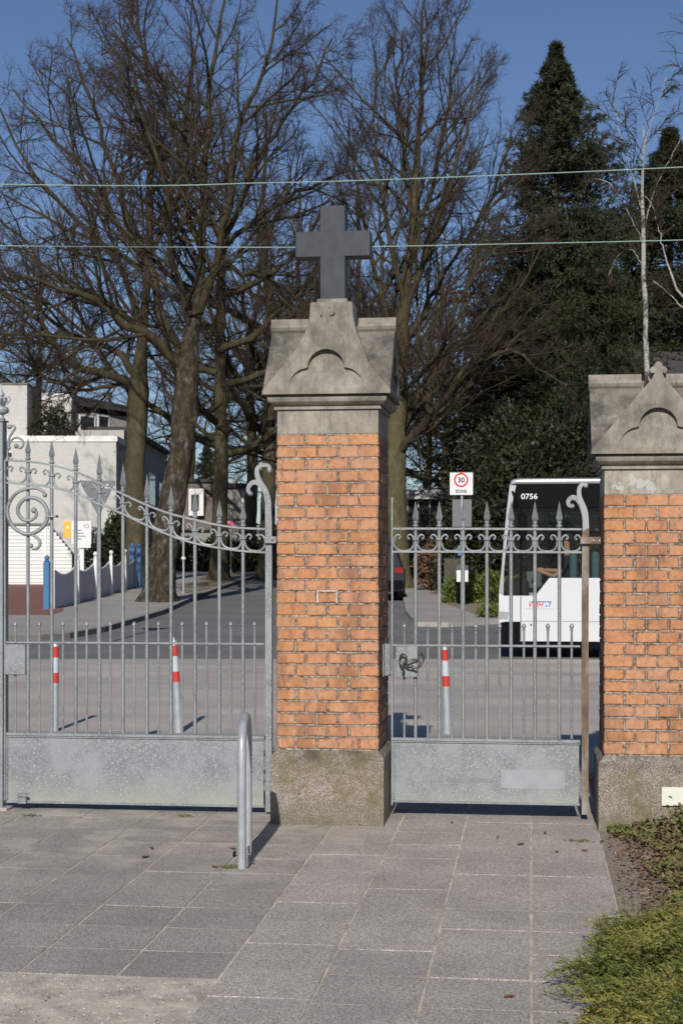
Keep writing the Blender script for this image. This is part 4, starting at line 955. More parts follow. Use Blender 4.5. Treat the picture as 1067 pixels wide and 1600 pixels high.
t2 = tree('lime_tree', 'rough barked bare lime tree by the kerb with gnarled forked trunk', [(cf((248-533.5)/FPX*D2, D2, gz(D2)), 24/FPX*D2)]+PX(D2, [(256, 860, 44, 0), (272, 780, 40, 0), (283, 700, 38, 0), (290, 620, 37, 0), (292, 560, 34, 0), (308, 500, 22, 0), (314, 440, 15, 0), (317, 370, 8, 0)]),
  [PX(D2, [(290, 575, 22, 0), (240, 527, 18, -.3), (190, 502, 15, -.8), (150, 470, 13, -1), (100, 452, 10, -1.5), (40, 432, 8, -2), (-30, 425, 6, -2), (-100, 380, 3, -2)]),
   PX(D2, [(285, 560, 18, 0), (250, 470, 16, .5), (228, 408, 14, .8), (195, 365, 12, 1), (155, 300, 10, 1.4), (105, 240, 7, 2), (55, 180, 5, 2), (20, 130, 2, 2)]),
   PX(D2, [(314, 440, 16, 0), (318, 320, 14, 0), (325, 200, 11, 0), (335, 90, 8, 0), (350, 10, 5, 0), (360, -80, 2, 0)]),
   PX(D2, [(312, 490, 16, 0), (345, 380, 14, -.5), (360, 300, 12, -.8), (370, 200, 10, -1), (410, 110, 7, -1.2), (430, 40, 5, -1.5), (445, -50, 2, -1.5)]),
   PX(D2, [(316, 420, 12, 0), (370, 425, 10, .6), (430, 442, 8, 1.4), (480, 480, 5, 2), (530, 500, 3, 2.5)]),
   PX(D2, [(330, 420, 13, 0), (370, 370, 11, .5), (420, 330, 9, 1), (480, 290, 7, 1.2), (545, 270, 4, 1.5), (590, 265, 2, 1.5)]),
   PX(D2, [(350, 370, 11, 0), (390, 280, 9, -1), (440, 190, 7, -2), (490, 120, 5, -2), (520, 60, 2, -2)]),
   PX(D2, [(316, 400, 11, 0), (290, 300, 9, 1), (270, 200, 7, 1.5), (240, 110, 5, 2), (200, 20, 3, 2)]),
   PX(D2, [(300, 520, 13, 0), (270, 400, 10, -1.2), (260, 300, 8, -2), (230, 200, 6, -2.5), (190, 120, 4, -3), (150, 40, 2, -3)])], (BARKR, LIMB, TWIG), 22, LV)
D6 = 54
LV6 = [(14, .03, 34, .50, 8, .10, .09), (8, .06, 36, .50, 6, .07, .12), (6, .08, 38, .55, 3, .05, .16), (4, .1, 40, .65, 2, .03, .18)]
t6 = tree('tall_lime_tree', 'tall greenish trunked bare tree right behind the cross pillar', [(cf((624-533.5)/FPX*D6, D6, gz(D6)), 18/FPX*D6)]+PX(D6, [(619, 800, 31, 0), (617, 720, 34, 0), (620, 650, 30, 0), (626, 560, 24, 0), (632, 480, 21, 0), (640, 400, 15, 0), (648, 300, 11, 0), (652, 220, 7, 0)]),
  [PX(D6, [(619, 712, 19, 0), (660, 662, 16, -1), (700, 612, 13, -2), (728, 580, 11, -2.5), (760, 558, 8, -3), (800, 548, 6, -3.5), (840, 570, 4, -4), (880, 600, 2, -4)]),
   PX(D6, [(620, 700, 16, 0), (650, 620, 13, .5), (690, 560, 11, 1), (722, 500, 9, 1.5), (738, 420, 7, 2), (760, 340, 5, 2), (800, 280, 3, 2)]),
   PX(D6, [(646, 330, 12, 0), (655, 200, 10, 0), (660, 100, 7, 0), (662, 10, 4, 0), (664, -60, 2, 0)]),
   PX(D6, [(624, 590, 12, 0), (600, 480, 10, .5), (575, 380, 8, 1), (555, 280, 6, 1.2), (545, 190, 3, 1.4)]),
   PX(D6, [(632, 480, 12, 0), (610, 380, 9, -.6), (592, 280, 7, -1), (585, 180, 5, -1), (590, 80, 3, -1)]),
   PX(D6, [(634, 480, 12, 0), (672, 380, 10, -.8), (700, 300, 8, -1.2), (730, 200, 6, -1.5), (750, 110, 3, -1.5)]),
   PX(D6, [(642, 400, 11, 0), (672, 300, 9, 1), (695, 200, 7, 1.6), (705, 110, 5, 2), (715, 30, 2, 2)]),
   PX(D6, [(628, 550, 11, 0), (680, 450, 9, 1.8), (730, 370, 7, 2.8), (770, 300, 5, 3), (800, 200, 2, 3)]),
   PX(D6, [(646, 340, 9, 0), (630, 240, 8, .5), (622, 140, 6, 1), (628, 50, 3, 1)]),
   PX(D6, [(621, 640, 10, 0), (585, 560, 8, -1), (550, 480, 6, -1.6), (520, 400, 4, -2)]),
   PX(D6, [(622, 620, 9, 0), (680, 560, 8, -2.5), (720, 470, 6, -3.5), (765, 400, 4, -4), (830, 370, 2, -4)])], (BARKG, LIMB, TWIG), 66, LV6)
def std_tree(name, label, px, py, wpx, seed, hgt=20, fork=.26, lv=LVs, nl=9, lean=0, mats=(BARK, LIMB, TWIG), D=None, spread=.5):
    rng = random.Random(seed); D = D or Dg(py); A = cf((px-533.5)/FPX*D, D, gz(D)); r = wpx/2/FPX*D
    U = Vector((lean, 0, 1)); T = [(A, r)]+[(A+U*(hgt*f)+Vector((rng.uniform(-.15, .15), rng.uniform(-.15, .15), 0)), r*k) for f, k in ((.1, .88), (.25, .8), (.45, .6), (.65, .4))]
    L = [[(A+U*(hgt*.6), r*.42), (A+U*(hgt*.8)+Vector((.3, .2, 0)), r*.28), (A+U*hgt, r*.1)]]
    for i in range(nl):
        f = fork+.4*i/nl+rng.uniform(-.02, .02); a = i*2.4+rng.uniform(-.4, .4); ln = hgt*spread*(1-f*.6); p = A+U*(hgt*f); q = []
        rr = r*.45
        for s_ in range(6):
            u = s_/5; el = .35+.9*u
            q.append((p, rr*(1-.8*u))); p = p+Vector((math.cos(a)*math.cos(el), math.sin(a)*math.cos(el), math.sin(el)))*ln/5+Vector((rng.uniform(-.2, .2), rng.uniform(-.2, .2), rng.uniform(-.15, .15)))
        L.append(q)
    return tree(name, label, T, L, mats, seed, lv)
t3 = std_tree('street_tree', 'bare street tree third back along the left kerb, brown mossy trunk', 342, 911, 28, 33, 19)
t4 = std_tree('street_tree', 'slimmer bare street tree fourth back along the left kerb', 391, 891, 22, 44, 20, lean=.01)
def clone(o, label, px, D, rz, sc=1.0):
    c = copy_tree(o); p = cf((px-533.5)/FPX*D, D, gz(D)); c.location = p; c.rotation_euler.z = rz; c.scale = (sc,)*3; c['label'] = label; return c
clone(t4, 'dark bare street tree fifth back, just left of the tall pillar', 418, 66, 1.7, 1.0)
clone(t3, 'bare tree at the far end of the left row, beside the tall pillar', 452, 108, 2.3, 1.0)
clone(t3, 'bare tree far behind the flat roofed white building', 60, 95, .8, 1.05)
clone(t4, 'bare tree behind the left edge of the white building', -50, 80, 3.9, 1.0)
clone(t4, 'bare tree hidden behind the pillar shaft at the street end', 560, 92, 4.4, 1.15)
clone(t3, 'bare tree standing far behind the low white pavilion', 668, 105, 5.2, .9)
clone(t4, 'bare tree between the tall lime and the spruce', 742, 72, .4, .75)
clone(t3, 'bare tree farther behind the brown roofed house', 300, 110, 4.0, 1.05)
for i_, (px_, D_, rz_, sc_, t_, lb_) in enumerate([(480, 84, 2.9, 1.1, t4, 'bare tree directly behind the left edge of the tall pillar'),
      (590, 78, 5.0, 1.0, t3, 'bare tree behind the right edge of the tall pillar'), (700, 88, 3.3, .95, t4, 'bare tree in the gap above the low pavilion')]):
    clone(t_, lb_, px_, D_, rz_, sc_)
# birch
Db = 44
bl = [PX(Db, [(1003, 330, 2.4, 0), (985, 270, 1.9, .3), (965, 200, 1.3, .5), (955, 140, 1.2, .5)]), PX(Db, [(1003, 300, 2.6, 0), (1008, 220, 2, -.3), (1025, 170, 1.3, -.5), (1040, 120, 1.2, -.5)]),
      PX(Db, [(1004, 360, 2.2, 0), (1025, 290, 1.7, .5), (1050, 240, 2, .6), (1067, 210, 1.2, .8)]), PX(Db, [(1004, 380, 2.2, 0), (980, 330, 1.6, -.6), (955, 290, 2, -.8), (930, 280, 1.2, -1)]), PX(Db, [(1005, 420, 2, 0), (985, 390, 1.5, .8), (965, 400, 2, 1), (950, 430, 1, 1)])]
LVb = [(9, .15, 36, .5, 7, .0, .10), (9, .12, 40, .55, 6, -.12, .12), (5, .1, 35, .6, 4, -.2, .12)]
tree('birch_tree', 'slender white barked birch in front of the dark conifers at right', [(cf((1018-533.5)/FPX*Db, Db, gz(Db)), .11)]+PX(Db, [(1014, 700, 11, 0), (1011, 560, 10, 0), (1006, 430, 9, 0), (1003, 330, 7, 0), (1003, 270, 4, 0), (1006, 190, 2, 0)]), bl, (BIRCH, BIRCH, TWIG), 5, LVb, minr=.0035, wob=.015, crownmats=[LIMB, TWIG])
Dq = 40
tree('birch_tree', 'leaning white birch limb entering at the right edge above the shorter pillar', [(cf(10.5, Dq, gz(Dq)), .1)]+PX(Dq, [(1150, 620, 9, 0), (1090, 500, 6, 0), (1060, 455, 4.5, 0), (1044, 415, 3.5, 0), (1034, 385, 2, 0)]),
     [PX(Dq, [(1085, 490, 3.5, 0), (1060, 475, 3, .3), (1040, 455, 2, .3), (1020, 440, 1.5, .3)]), PX(Dq, [(1100, 520, 6, 0), (1130, 350, 3.5, .3), (1115, 150, 2.5, .3), (1085, -20, 1.2, .3)]), PX(Dq, [(1036, 390, 2, 0), (1026, 350, 1.6, .3), (1018, 320, 1.2, .3), (1000, 300, 1, .3)])], (BIRCH, BIRCH, TWIG), 6, LVb, minr=.0035, wob=.015, crownmats=[LIMB, TWIG])
# ---------------- conifers
def tri3(F): return np.concatenate([F[:, [0, 1, 2]], F[:, [0, 2, 3]]])
def blades(rng, P, T, n, ln, wd, spread=.8):
    # n narrow triangles round each point, leaning along T
    N = len(P); P = np.repeat(P, n, 0); T = np.repeat(T, n, 0); d = unit(T+rng.normal(0, spread, P.shape)); s = unit(np.cross(d, rng.normal(size=P.shape)))
    l = ln*rng.uniform(.6, 1.3, (len(P), 1)); w_ = wd*rng.uniform(.7, 1.3, (len(P), 1)); P = P+rng.normal(0, ln*.25, P.shape)
    V = np.stack([P-s*w_*.68, P+s*w_*.68, P+d*l], 1).reshape(-1, 3)
    return V, np.arange(len(V)).reshape(-1, 3)
def spruce(label, px, D, topy, wid, seed, leanbr=.0, dens=1.0, cat_name='spruce_tree'):
    rng = np.random.default_rng(seed); A = cf((px-533.5)/FPX*D, D, gz(D)); H = CAMH+(HOR-topy)/FPX*D-A.z; root = thing(cat_name, label, 'tree', A, 'dark conifers on the right')
    MB().tube([(0, 0, -.1), (0, 0, H*.5), (0, 0, H*.99)], [.32, .18, .015], 10).o('trunk', LIMB, None).parent = root
    nb = int(620*dens); h = H*(.10+.895*np.sqrt(rng.random(nb))) ; h = np.sort(H*(.08+.91*(1-(1-rng.random(nb))**1.0))); a = rng.random(nb)*2*PI
    f = (H-h)/H; L = wid/4.7*np.interp(f, [0, .035, .09, .16, .28, .45, .63, 1], [.02, .18, .80, 1.6, 3.0, 3.6, 3.9, 4.0])*rng.uniform(.55, 1.2, nb)
    S = 8; u = np.linspace(0, 1, S)[None]; up = np.where(f < .3, .45, .05)[:, None]
    x = L[:, None]*u; z = h[:, None]+L[:, None]*(up*u-.40*u**1.4+.25*u**3)
    P = np.stack([np.cos(a)[:, None]*x, np.sin(a)[:, None]*x, z], -1); R = np.clip(L[:, None]*.012*(1-u*.8), .008, .06)
    V, F = tubes(P, R, 4); vs = [V]; fs = [tri3(F)]; off = len(V)
    Q, Rr = spawn(rng, P, R, 14, .12, 58, .34, 4, -.06, .08, tip=.6, minlen=.10)
    V, F = tubes(Q, Rr, 3); vs.append(V); fs.append(tri3(F)+off); off += len(V); nbr = sum(len(q) for q in fs)
    T = unit(np.diff(Q, axis=1)); pts = (Q[:, 1:]+Q[:, :-1])/2
    pp = np.concatenate([pts.reshape(-1, 3), Q[:, -1]]); tt = np.concatenate([T.reshape(-1, 3), T[:, -1]])
    V, F = blades(rng, pp, tt, 4, .21, .045, .55); vs.append(V); fs.append(F+off); F_ = np.concatenate(fs)
    mi = np.ones(len(F_), int); mi[:nbr] = 0
    link('foliage', npmesh('foliage', np.concatenate(vs), F_, [LIMB, NEEDLE], mi=mi), root, loc=(0, 0, 0), kind='stuff'); return root
sp1 = spruce('tallest dark spruce with pointed crown rising above the bus', 868, 62, 66, 4.7, 3)
c = copy_tree(sp1); c['label'] = 'spruce behind the white birch at the right edge'; c.location = cf((1046-533.5)/FPX*66, 66, gz(66)); c.scale = (1.2, 1.2, .89); c.rotation_euler.z = 2
c = copy_tree(sp1); c['label'] = 'short spruce standing just left of the tallest spruce'; c.location = cf((800-533.5)/FPX*58, 58, gz(58)); c.scale = (.85, .85, .55); c.rotation_euler.z = 4
c = copy_tree(sp1); c['label'] = 'small spruce between the tallest spruce and the birch'; c.location = cf((935-533.5)/FPX*57, 57, gz(57)); c.scale = (.6, .6, .60); c.rotation_euler.z = 1
c = copy_tree(sp1); c['label'] = 'small dark fir between the rough lime and the brown roofed house'; c.location = cf((324-533.5)/FPX*99, 99, 1.3); c.scale = (.34, .34, .37); c.rotation_euler.z = 3; c['group'] = 'garden firs'
def bush(name, label, cat, px, D, blobs, leafmat, n, ln, wd, seed, zb=None, group=None, stems=True):
    rng = np.random.default_rng(seed); z0 = gz(D) if zb is None else zb; A = cf((px-533.5)/FPX*D, D, z0); root = thing(name, label, cat, A, group)
    vs = []; fs = []; off = 0; tot = sum(b[3]*b[4] for b in blobs)
    st_ = MB()
    for (x, y, z, rx, rz_) in blobs:      # offsets in street frame
        k = max(50, int(n*rx*rz_/tot)); v = unit(rng.normal(size=(k, 3)))
        nz = 1+.16*np.sin(v[:, 0:1]*7+seed)+.13*np.sin(v[:, 2:3]*9+x)+.1*np.sin(v[:, 1:2]*13+v[:, 0:1]*11)
        rad = nz*(rng.random((k, 1))**.22); p = v*rad*np.array([rx, rx*.85, rz_])+np.array([x, y, z]); p = np.stack([p[:, 0]*CT-p[:, 1]*ST, p[:, 0]*ST+p[:, 1]*CT, p[:, 2]], 1)
        p[:, 2] = np.maximum(p[:, 2], .02)
        V, F = blades(rng, p, v+np.array([0, 0, .2]), 2, ln, wd, .7); vs.append(V); fs.append(F+off); off += len(V)
        c0 = cf(x, y, 0); st_.tube([(c0.x*.3, c0.y*.3, -.05), (c0.x*.7, c0.y*.7, z*.5), (c0.x, c0.y, z)], [.09, .06, .02], 6)
    link('foliage', npmesh('foliage', np.concatenate(vs), np.concatenate(fs), leafmat), root, loc=(0, 0, 0), kind='stuff')
    if stems: st_.o('stems', LIMB, None).parent = root
    return root
bush('yew_tree', 'broad dark yew behind the bus and the speed zone sign', 'tree', 810, 48, [(0, 0, 2.2, 2.0, 2.2), (-1.2, .5, 1.6, 1.3, 1.7), (1.8, .3, 2.0, 1.8, 2.1), (3.4, .8, 2.2, 1.6, 2.3), (.8, 1.2, 3.4, 1.7, 2.0), (-.2, 1, 4.4, 1.3, 1.4), (2.4, 1.5, 4.3, 1.6, 1.8)], YEW, 30000, .15, .065, 8)
bush('evergreen_shrub', 'tall dark evergreen shrub right of the yew behind the bus', 'shrub', 905, 52, [(0, 0, 3, 2.2, 3.2), (2, .5, 2.6, 2.0, 2.8), (1, 1, 5.5, 1.9, 2.0)], YEW, 18000, .15, .06, 9)
bush('evergreen_shrub', 'dark evergreen shrub behind the shorter pillar cap', 'shrub', 1030, 50, [(0, 0, 2.6, 2.2, 2.8), (-1.5, .5, 4, 1.4, 1.8), (2.5, .5, 3, 2, 2.8)], YEW, 14000, .15, .06, 10)
bush('low_hedge', 'bright yellow green low hedge left of the bus front', 'hedge', 748, 43, [(-.5, 0, .35, .55, .42), (.1, 0, .42, .6, .48), (.75, 0, .38, .55, .42), (1.3, .1, .35, .5, .4)], HEDGE, 5000, .09, .045, 12)
bush('small_shrub', 'small green shrub at the kerb beside the bus front corner', 'shrub', 766, 36, [(0, 0, .18, .28, .2), (.35, 0, .15, .22, .18)], HEDGE, 700, .08, .035, 13)
bush('beech_hedge', 'russet leafed beech hedge below the speed zone sign', 'hedge', 702, 52, [(-.6, 0, .8, .5, .85), (0, 0, .9, .6, .9), (.6, 0, .8, .5, .85)], DRYL, 3500, .1, .06, 14)
bush('garden_hedge', 'dark green garden hedge behind the scalloped fence', 'hedge', 178, 59, [(-.6, 0, .9, .6, 1.0), (.1, 0, 1.2, .7, 1.35), (.7, 0, .9, .5, 1.1), (.2, 1, 1.6, .7, .9)], YEW, 7000, .12, .06, 15)
bush('garden_hedge', 'dark hedge along the left pavement between the street trees', 'hedge', 340, 74, [(-4+1.4*i, 2-i*.5, .7, 1.1, .85) for i in range(7)], YEW, 9000, .2, .09, 16)
bush('far_hedge', 'dark hedge closing the far end of the side street', 'hedge', 520, 112, [(-9+2*i, 0, 1.4, 1.6, 1.7+.5*math.sin(i*2)) for i in range(13)], YEW, 9000, .3, .12, 17)
bush('dark_thicket', 'dark shrub thicket behind the tall lime and the low pavilion', 'shrub', 690, 66, [(-1.0, 0, .5, 1.1, .7), (.4, 0, .5, 1.2, .7), (2, 0, 1.5, 1.3, 2.0), (3.8, 0, 2.4, 1.8, 3)], YEW, 11000, .2, .08, 18)
hzt = CAMH+(HOR-682)/FPX*78
bush('terrace_shrub', 'leafy terrace shrub on the white building roof terrace', 'shrub', 82, 78.8, [(0, 0, .6, .6, .7), (-.25, 0, 1.3, .4, .5), (.35, .0, 1.1, .4, .6), (-.8, 0, .4, .4, .45), (.9, 0, .7, .4, .7)], YEW, 1700, .12, .055, 19, zb=hzt)

# ================================================================== BUILDINGS
def cbx(l0, l1, D0, D1_, z0, z1, mb=None):
    mb = mb or MB(); return mb.hexa([cf(l, d, z) for z in (z0, z1) for l, d in ((l0, D0), (l1, D0), (l1, D1_), (l0, D1_))])
def lat(px, D): return (px-533.5)/FPX*D
def hz(py, D): return CAMH+(HOR-py)/FPX*D
DB = 78.0
wb = thing('white_building', 'cream painted brick building with flat roof terrace at left', 'building', cf(-9, DB, 0))
cbx(-24, lat(182, DB), DB, DB+2.9, 0, hz(690, DB)).o('wall', WBRICK, wb)
cbx(-24, lat(184, DB), DB-.06, DB+3.0, hz(690, DB)+.002, hz(681, DB)).o('parapet_coping', WHITE, wb)
cbx(lat(182, DB)-8, lat(182, DB)-.02, DB+2.95, DB+22, 0, hz(672, DB+3)).o('rear_wing_wall', GBRICK, wb)
cbx(lat(182, DB)-8.1, lat(182, DB)+.25, DB+4, DB+22.2, hz(672, DB+3)+.002, hz(664, DB+3)).o('rear_wing_roof', ROOFD, wb)
cbx(lat(-60, DB+1.5), lat(46, DB+1.5), DB+1.0, DB+3.6, hz(690, DB)+.01, hz(603, DB+1.5)).o('chimney_block', WBRICK, wb)
cbx(lat(-60, DB+1.5), lat(47, DB+1.5), DB+.95, DB+3.7, hz(603, DB+1.5)+.002, hz(600, DB+1.5)).o('chimney_cap', SIGNG, wb)
for px in (22, 36): cbx(lat(px, DB+2), lat(px+5, DB+2), DB+1.8, DB+2.2, hz(600, DB+1.5)+.003, hz(595, DB+2)).o('chimney_pot', SIGNG, wb)
cbx(lat(66, DB+2.2), lat(112, DB+2.2), DB+2.2, DB+7.5, hz(690, DB)+.01, hz(626, DB+2.2)).o('penthouse_wall', WBRICK, wb)
cbx(lat(66, DB+2.2), lat(112.5, DB+2.2), DB+2.15, DB+7.5, hz(626, DB+2.2)+.002, hz(615, DB+2.2)).o('penthouse_fascia', WHITE, wb)
# sloping upper roof running back to the right
a0, a1 = lat(112, DB+3), lat(205, DB+7)
mb = MB(); D_a, D_b = DB+3.0, DB+7
mb.hexa([cf(a0, D_a, hz(690, DB)), cf(a1, D_b, hz(690, DB)), cf(a1, D_b+4, hz(690, DB)), cf(a0, D_a+4, hz(690, DB)), cf(a0, D_a, hz(645, D_a)), cf(a1, D_b, hz(651, D_b)), cf(a1, D_b+4, hz(651, D_b)), cf(a0, D_a+4, hz(645, D_a))]); mb.o('upper_wall', GBRICK, wb)
mb = MB(); mb.hexa([cf(a0-.1, D_a-.35, hz(632, D_a)), cf(a1+.3, D_b-.35, hz(646, D_b)), cf(a1+.3, D_b+4, hz(646, D_b)), cf(a0-.1, D_a+4, hz(632, D_a)), cf(a0-.1, D_a-.35, hz(617, D_a)), cf(a1+.3, D_b-.35, hz(637, D_b)), cf(a1+.3, D_b+4, hz(640, D_b)), cf(a0-.1, D_a+4, hz(619, D_a))]); mb.o('upper_roof', ROOFD, wb)
def window_c(par, l0, l1, D0, D1_, z0, z1, fr=.07):
    # window in a wall running from (l0,D0) to (l1,D1_)
    A, B = cf(l0, D0, z0), cf(l1, D1_, z0); n = (B-A).cross(Vector((0, 0, 1))).normalized(); h = Vector((0, 0, z1-z0)); t = (B-A).normalized()
    if n.y > 0: n = -n
    f = MB()
    for a_, b_, z_0, z_1 in ((A, A+t*fr, 0, 1), (B-t*fr, B, 0, 1)): f.hexa([p+n*o_+h*zz for zz in (z_0, z_1) for p, o_ in ((a_, -.02), (b_, -.02), (b_, .05), (a_, .05))])
    for z_0, z_1 in ((0, fr/(z1-z0)), (1-fr/(z1-z0), 1)): f.hexa([p+n*o_+h*zz for zz in (z_0, z_1) for p, o_ in ((A+t*fr, -.02), (B-t*fr, -.02), (B-t*fr, .05), (A+t*fr, .05))])
    w_ = f.o('window', WHITE, par); g_ = MB(); g_.hexa([p+n*o_+h*zz for zz in (.02, .98) for p, o_ in ((A+t*.02, -.01), (B-t*.02, -.01), (B-t*.02, .02), (A+t*.02, .02))]); g_.o('pane', WGLASS, w_)
    return w_
def along(px, L0):  # point on the wing wall (constant lateral) seen at px
    D = L0/((px-533.5)/FPX); return D
LW = lat(182, DB)-.02
for p0, p1, y0, y1 in ((232, 242, 737, 790), (248, 254, 752, 790)):
    Da, Db_ = along(p0, LW), along(p1, LW)
    A = cf(LW, Da, 0); zt1 = hz(y0, Da); zb1 = hz(y1, Da); f = cbx(LW, LW+.04, Da, Db_, zb1, zt1).o('window', WHITE, wb); cbx(LW+.041, LW+.05, Da+.12, Db_-.12, zb1+.1, zt1-.1).o('pane', WGLASS, f)
Dm = DB+3.5
for p0, p1 in ((124, 148), (152, 170)):
    t0 = (p0-112)/93; t1_ = (p1-112)/93; A = (a0+(a1-a0)*t0, D_a+(D_b-D_a)*t0); B = (a0+(a1-a0)*t1_, D_a+(D_b-D_a)*t1_)
    window_c(wb, A[0], B[0], A[1]-.03, B[1]-.03, hz(690, DB)+.15, hz(648, A[1]))
window_c(wb, lat(2, DB), lat(9, DB), DB-.02, DB-.02, hz(768, DB), hz(732, DB)); window_c(wb, lat(12, DB), lat(21, DB), DB-.02, DB-.02, hz(716, DB), hz(706, DB), .04)
# shed with horizontal boards
DS = 57.0
sh = thing('boarded_garage', 'white garage with horizontal boards and sloping roof below the cream building', 'garage', cf(lat(50, DS), DS, gz(DS)))
z0 = gz(DS)+.05; zl = hz(818, DS); zr_ = hz(872, DS)
pr = [(lat(-60, DS), z0), (lat(113, DS), z0), (lat(113, DS), hz(866, DS)), (lat(77, DS), hz(822, DS)), (lat(-60, DS), hz(822, DS))]
mb = MB(); n = len(pr); mb.add([cf(l, DS, z) for l, z in pr]+[cf(l, DS+.6, z) for l, z in pr], [tuple(range(n)), tuple(range(2*n-1, n-1, -1))]+[(i, (i+1) % n, n+(i+1) % n, n+i) for i in range(n)]); mb.o('wall', RENDERG, sh)
zz = z0; hB = 5.6/FPX*DS
while zz < hz(824, DS):
    lr = lat(113, DS) if zz < hz(867, DS) else lat(113-(zz-hz(867, DS))*FPX/DS*.80, DS)
    cbx(lat(-60, DS), lr, DS-.035, DS-.001, zz, zz+hB*.9).o('board', WHITE, sh); zz += hB
mb = MB(); mb.hexa([cf(l, d, z) for z_o in (0, .08) for l, d, z in ((lat(-60, DS), DS-.1, hz(821, DS)+z_o), (lat(78, DS), DS-.1, hz(821, DS)+z_o), (lat(78, DS), DS+.7, hz(821, DS)+z_o), (lat(-60, DS), DS+.7, hz(821, DS)+z_o))]); mb.o('roof', SIGNG, sh)
cbx(lat(70, DS), lat(73.5, DS), DS-.07, DS-.036, z0, hz(824, DS)).o('corner_post', WHITE, sh)
# gate/shade casting side wall left of garage
# scalloped fence between blue posts
fr0 = (75, 962); D_f0 = Dg(958); D_f1 = 54.6
fe = thing('scalloped_fence', 'low whitewashed fence with scalloped top and ball finials beside the driveway', 'fence', cf(lat(85, D_f0), D_f0, gz(D_f0)))
A = cf(lat(84, D_f0), D_f0, gz(D_f0)+.08); B = cf(lat(211, D_f1), D_f1, gz(D_f1)+.08); dv = B-A; nv = dv.cross(Vector((0, 0, 1))).normalized()
segs = 5
def ftop(t):
    u = (t*segs) % 1; i = int(t*segs); base = (1.02 if t < .9 else 1.0); return .84+.17*abs(2*u-1)**1.8
nb = 34
for i in range(nb):
    t0, t1_ = i/nb+.001, (i+1)/nb-.0012; p0, p1 = A+dv*t0, A+dv*t1_; mb = MB(); h0, h1_ = ftop(t0), ftop(t1_-.001)
    mb.hexa([p0, p1, p1+nv*.03, p0+nv*.03, p0+Vector((0, 0, h0)), p1+Vector((0, 0, h1_)), p1+nv*.03+Vector((0, 0, h1_)), p0+nv*.03+Vector((0, 0, h0))]); mb.o('fence_board', LILAC, fe)
mb = MB(); pts = []
for i in range(61):
    t = i/60*.999; pts.append(A+dv*t+nv*.015+Vector((0, 0, ftop(t)+.012)))
MB().tube(pts, .03, 6).o('top_moulding', WHITE, fe, True)
for t in (.2, .4, .6, .8):
    p = A+dv*t+nv*.09; mb = MB().cbox(p.x-.05, p.x+.05, p.y-.05, p.y+.05, p.z-.1, p.z+1.22, .008).lathe([(.035, p.z+1.22), (.05, p.z+1.25), (.02, p.z+1.27)], p.x, p.y, 10).sphere((p.x, p.y, p.z+1.33), .07); mb.o('white_post', WHITE, fe)
def bluepost(px, D, ytop, wpx, label):
    p = cf(lat(px, D), D, gz(D)); zt = hz(ytop, D); w_ = wpx/2/FPX*D; s = thing('blue_post', label, 'post', p, 'blue posts with ball tops')
    MB().cbox(-w_, w_, -w_, w_, -.05, zt-p.z-.16, .01).o('shaft', BLUE, None).parent = s
    MB().lathe([(w_*.7, zt-p.z-.16), (w_*1.1, zt-p.z-.14), (w_*.4, zt-p.z-.10)], 0, 0, 10).sphere((0, 0, zt-p.z-.06), .07).o('ball_top', BLUE, None).parent = s
bluepost(74, D_f0-.1, 868, 9.5, 'blue wooden post at the driveway end of the scalloped fence')
bluepost(207.5, 54.4, 849, 8, 'left one of the blue post pair beside the smooth trunk')
bluepost(218, 54.5, 849, 7, 'right one of the blue post pair beside the smooth trunk')
# info board
DI = 47.5
ib = thing('info_board', 'white information board with orange end panel on posts behind the fence', 'sign', cf(lat(125, DI), DI, gz(DI)))
cbx(lat(112, DI), lat(143, DI), DI, DI+.04, hz(850, DI), hz(814, DI)).o('board', SIGNW, ib)
cbx(lat(118, DI), lat(142, DI), DI+.001, DI+.035, hz(856, DI), hz(850, DI)-.002).o('lower_board', SIGNW, ib)
cbx(lat(100, DI), lat(112, DI)-.003, DI, DI+.04, hz(840, DI), hz(814, DI)).o('orange_panel', ORANGE, ib)
MB().sphere(cf(lat(106, DI), DI-.002, hz(824, DI)), .05, 10, 6, (1, .1, 1)).o('emblem', SIGNW, ib)
cbx(lat(124, DI), lat(131, DI), DI+.06, DI+.14, gz(DI), hz(820, DI)).o('post', WHITE, ib)
def ctext(body, px, py, hpx, D, mat, par, name='lettering', bold=0):
    me = text_mesh(body, hpx/FPX*D*1.38, mat, .003, bold); me.transform(Matrix.Translation(W(px, py, D)) @ Matrix.Rotation(TH, 4, 'Z') @ Matrix.Rotation(PI/2, 4, 'X')); return link(name, me, par)
mb = MB()
for k in range(4): cbx(lat(115, DI), lat(128+3*(k % 3), DI), DI-.004, DI-.001, hz(829.4+k*4.5, DI), hz(828+k*4.5, DI), mb)
mb.tube([W(131+8*math.sin(a_/2), 822-3*math.sin(a_), DI-.004) for a_ in [k*.5 for k in range(13)]], .008, 5); mb.o('print', SIGNG, ib)
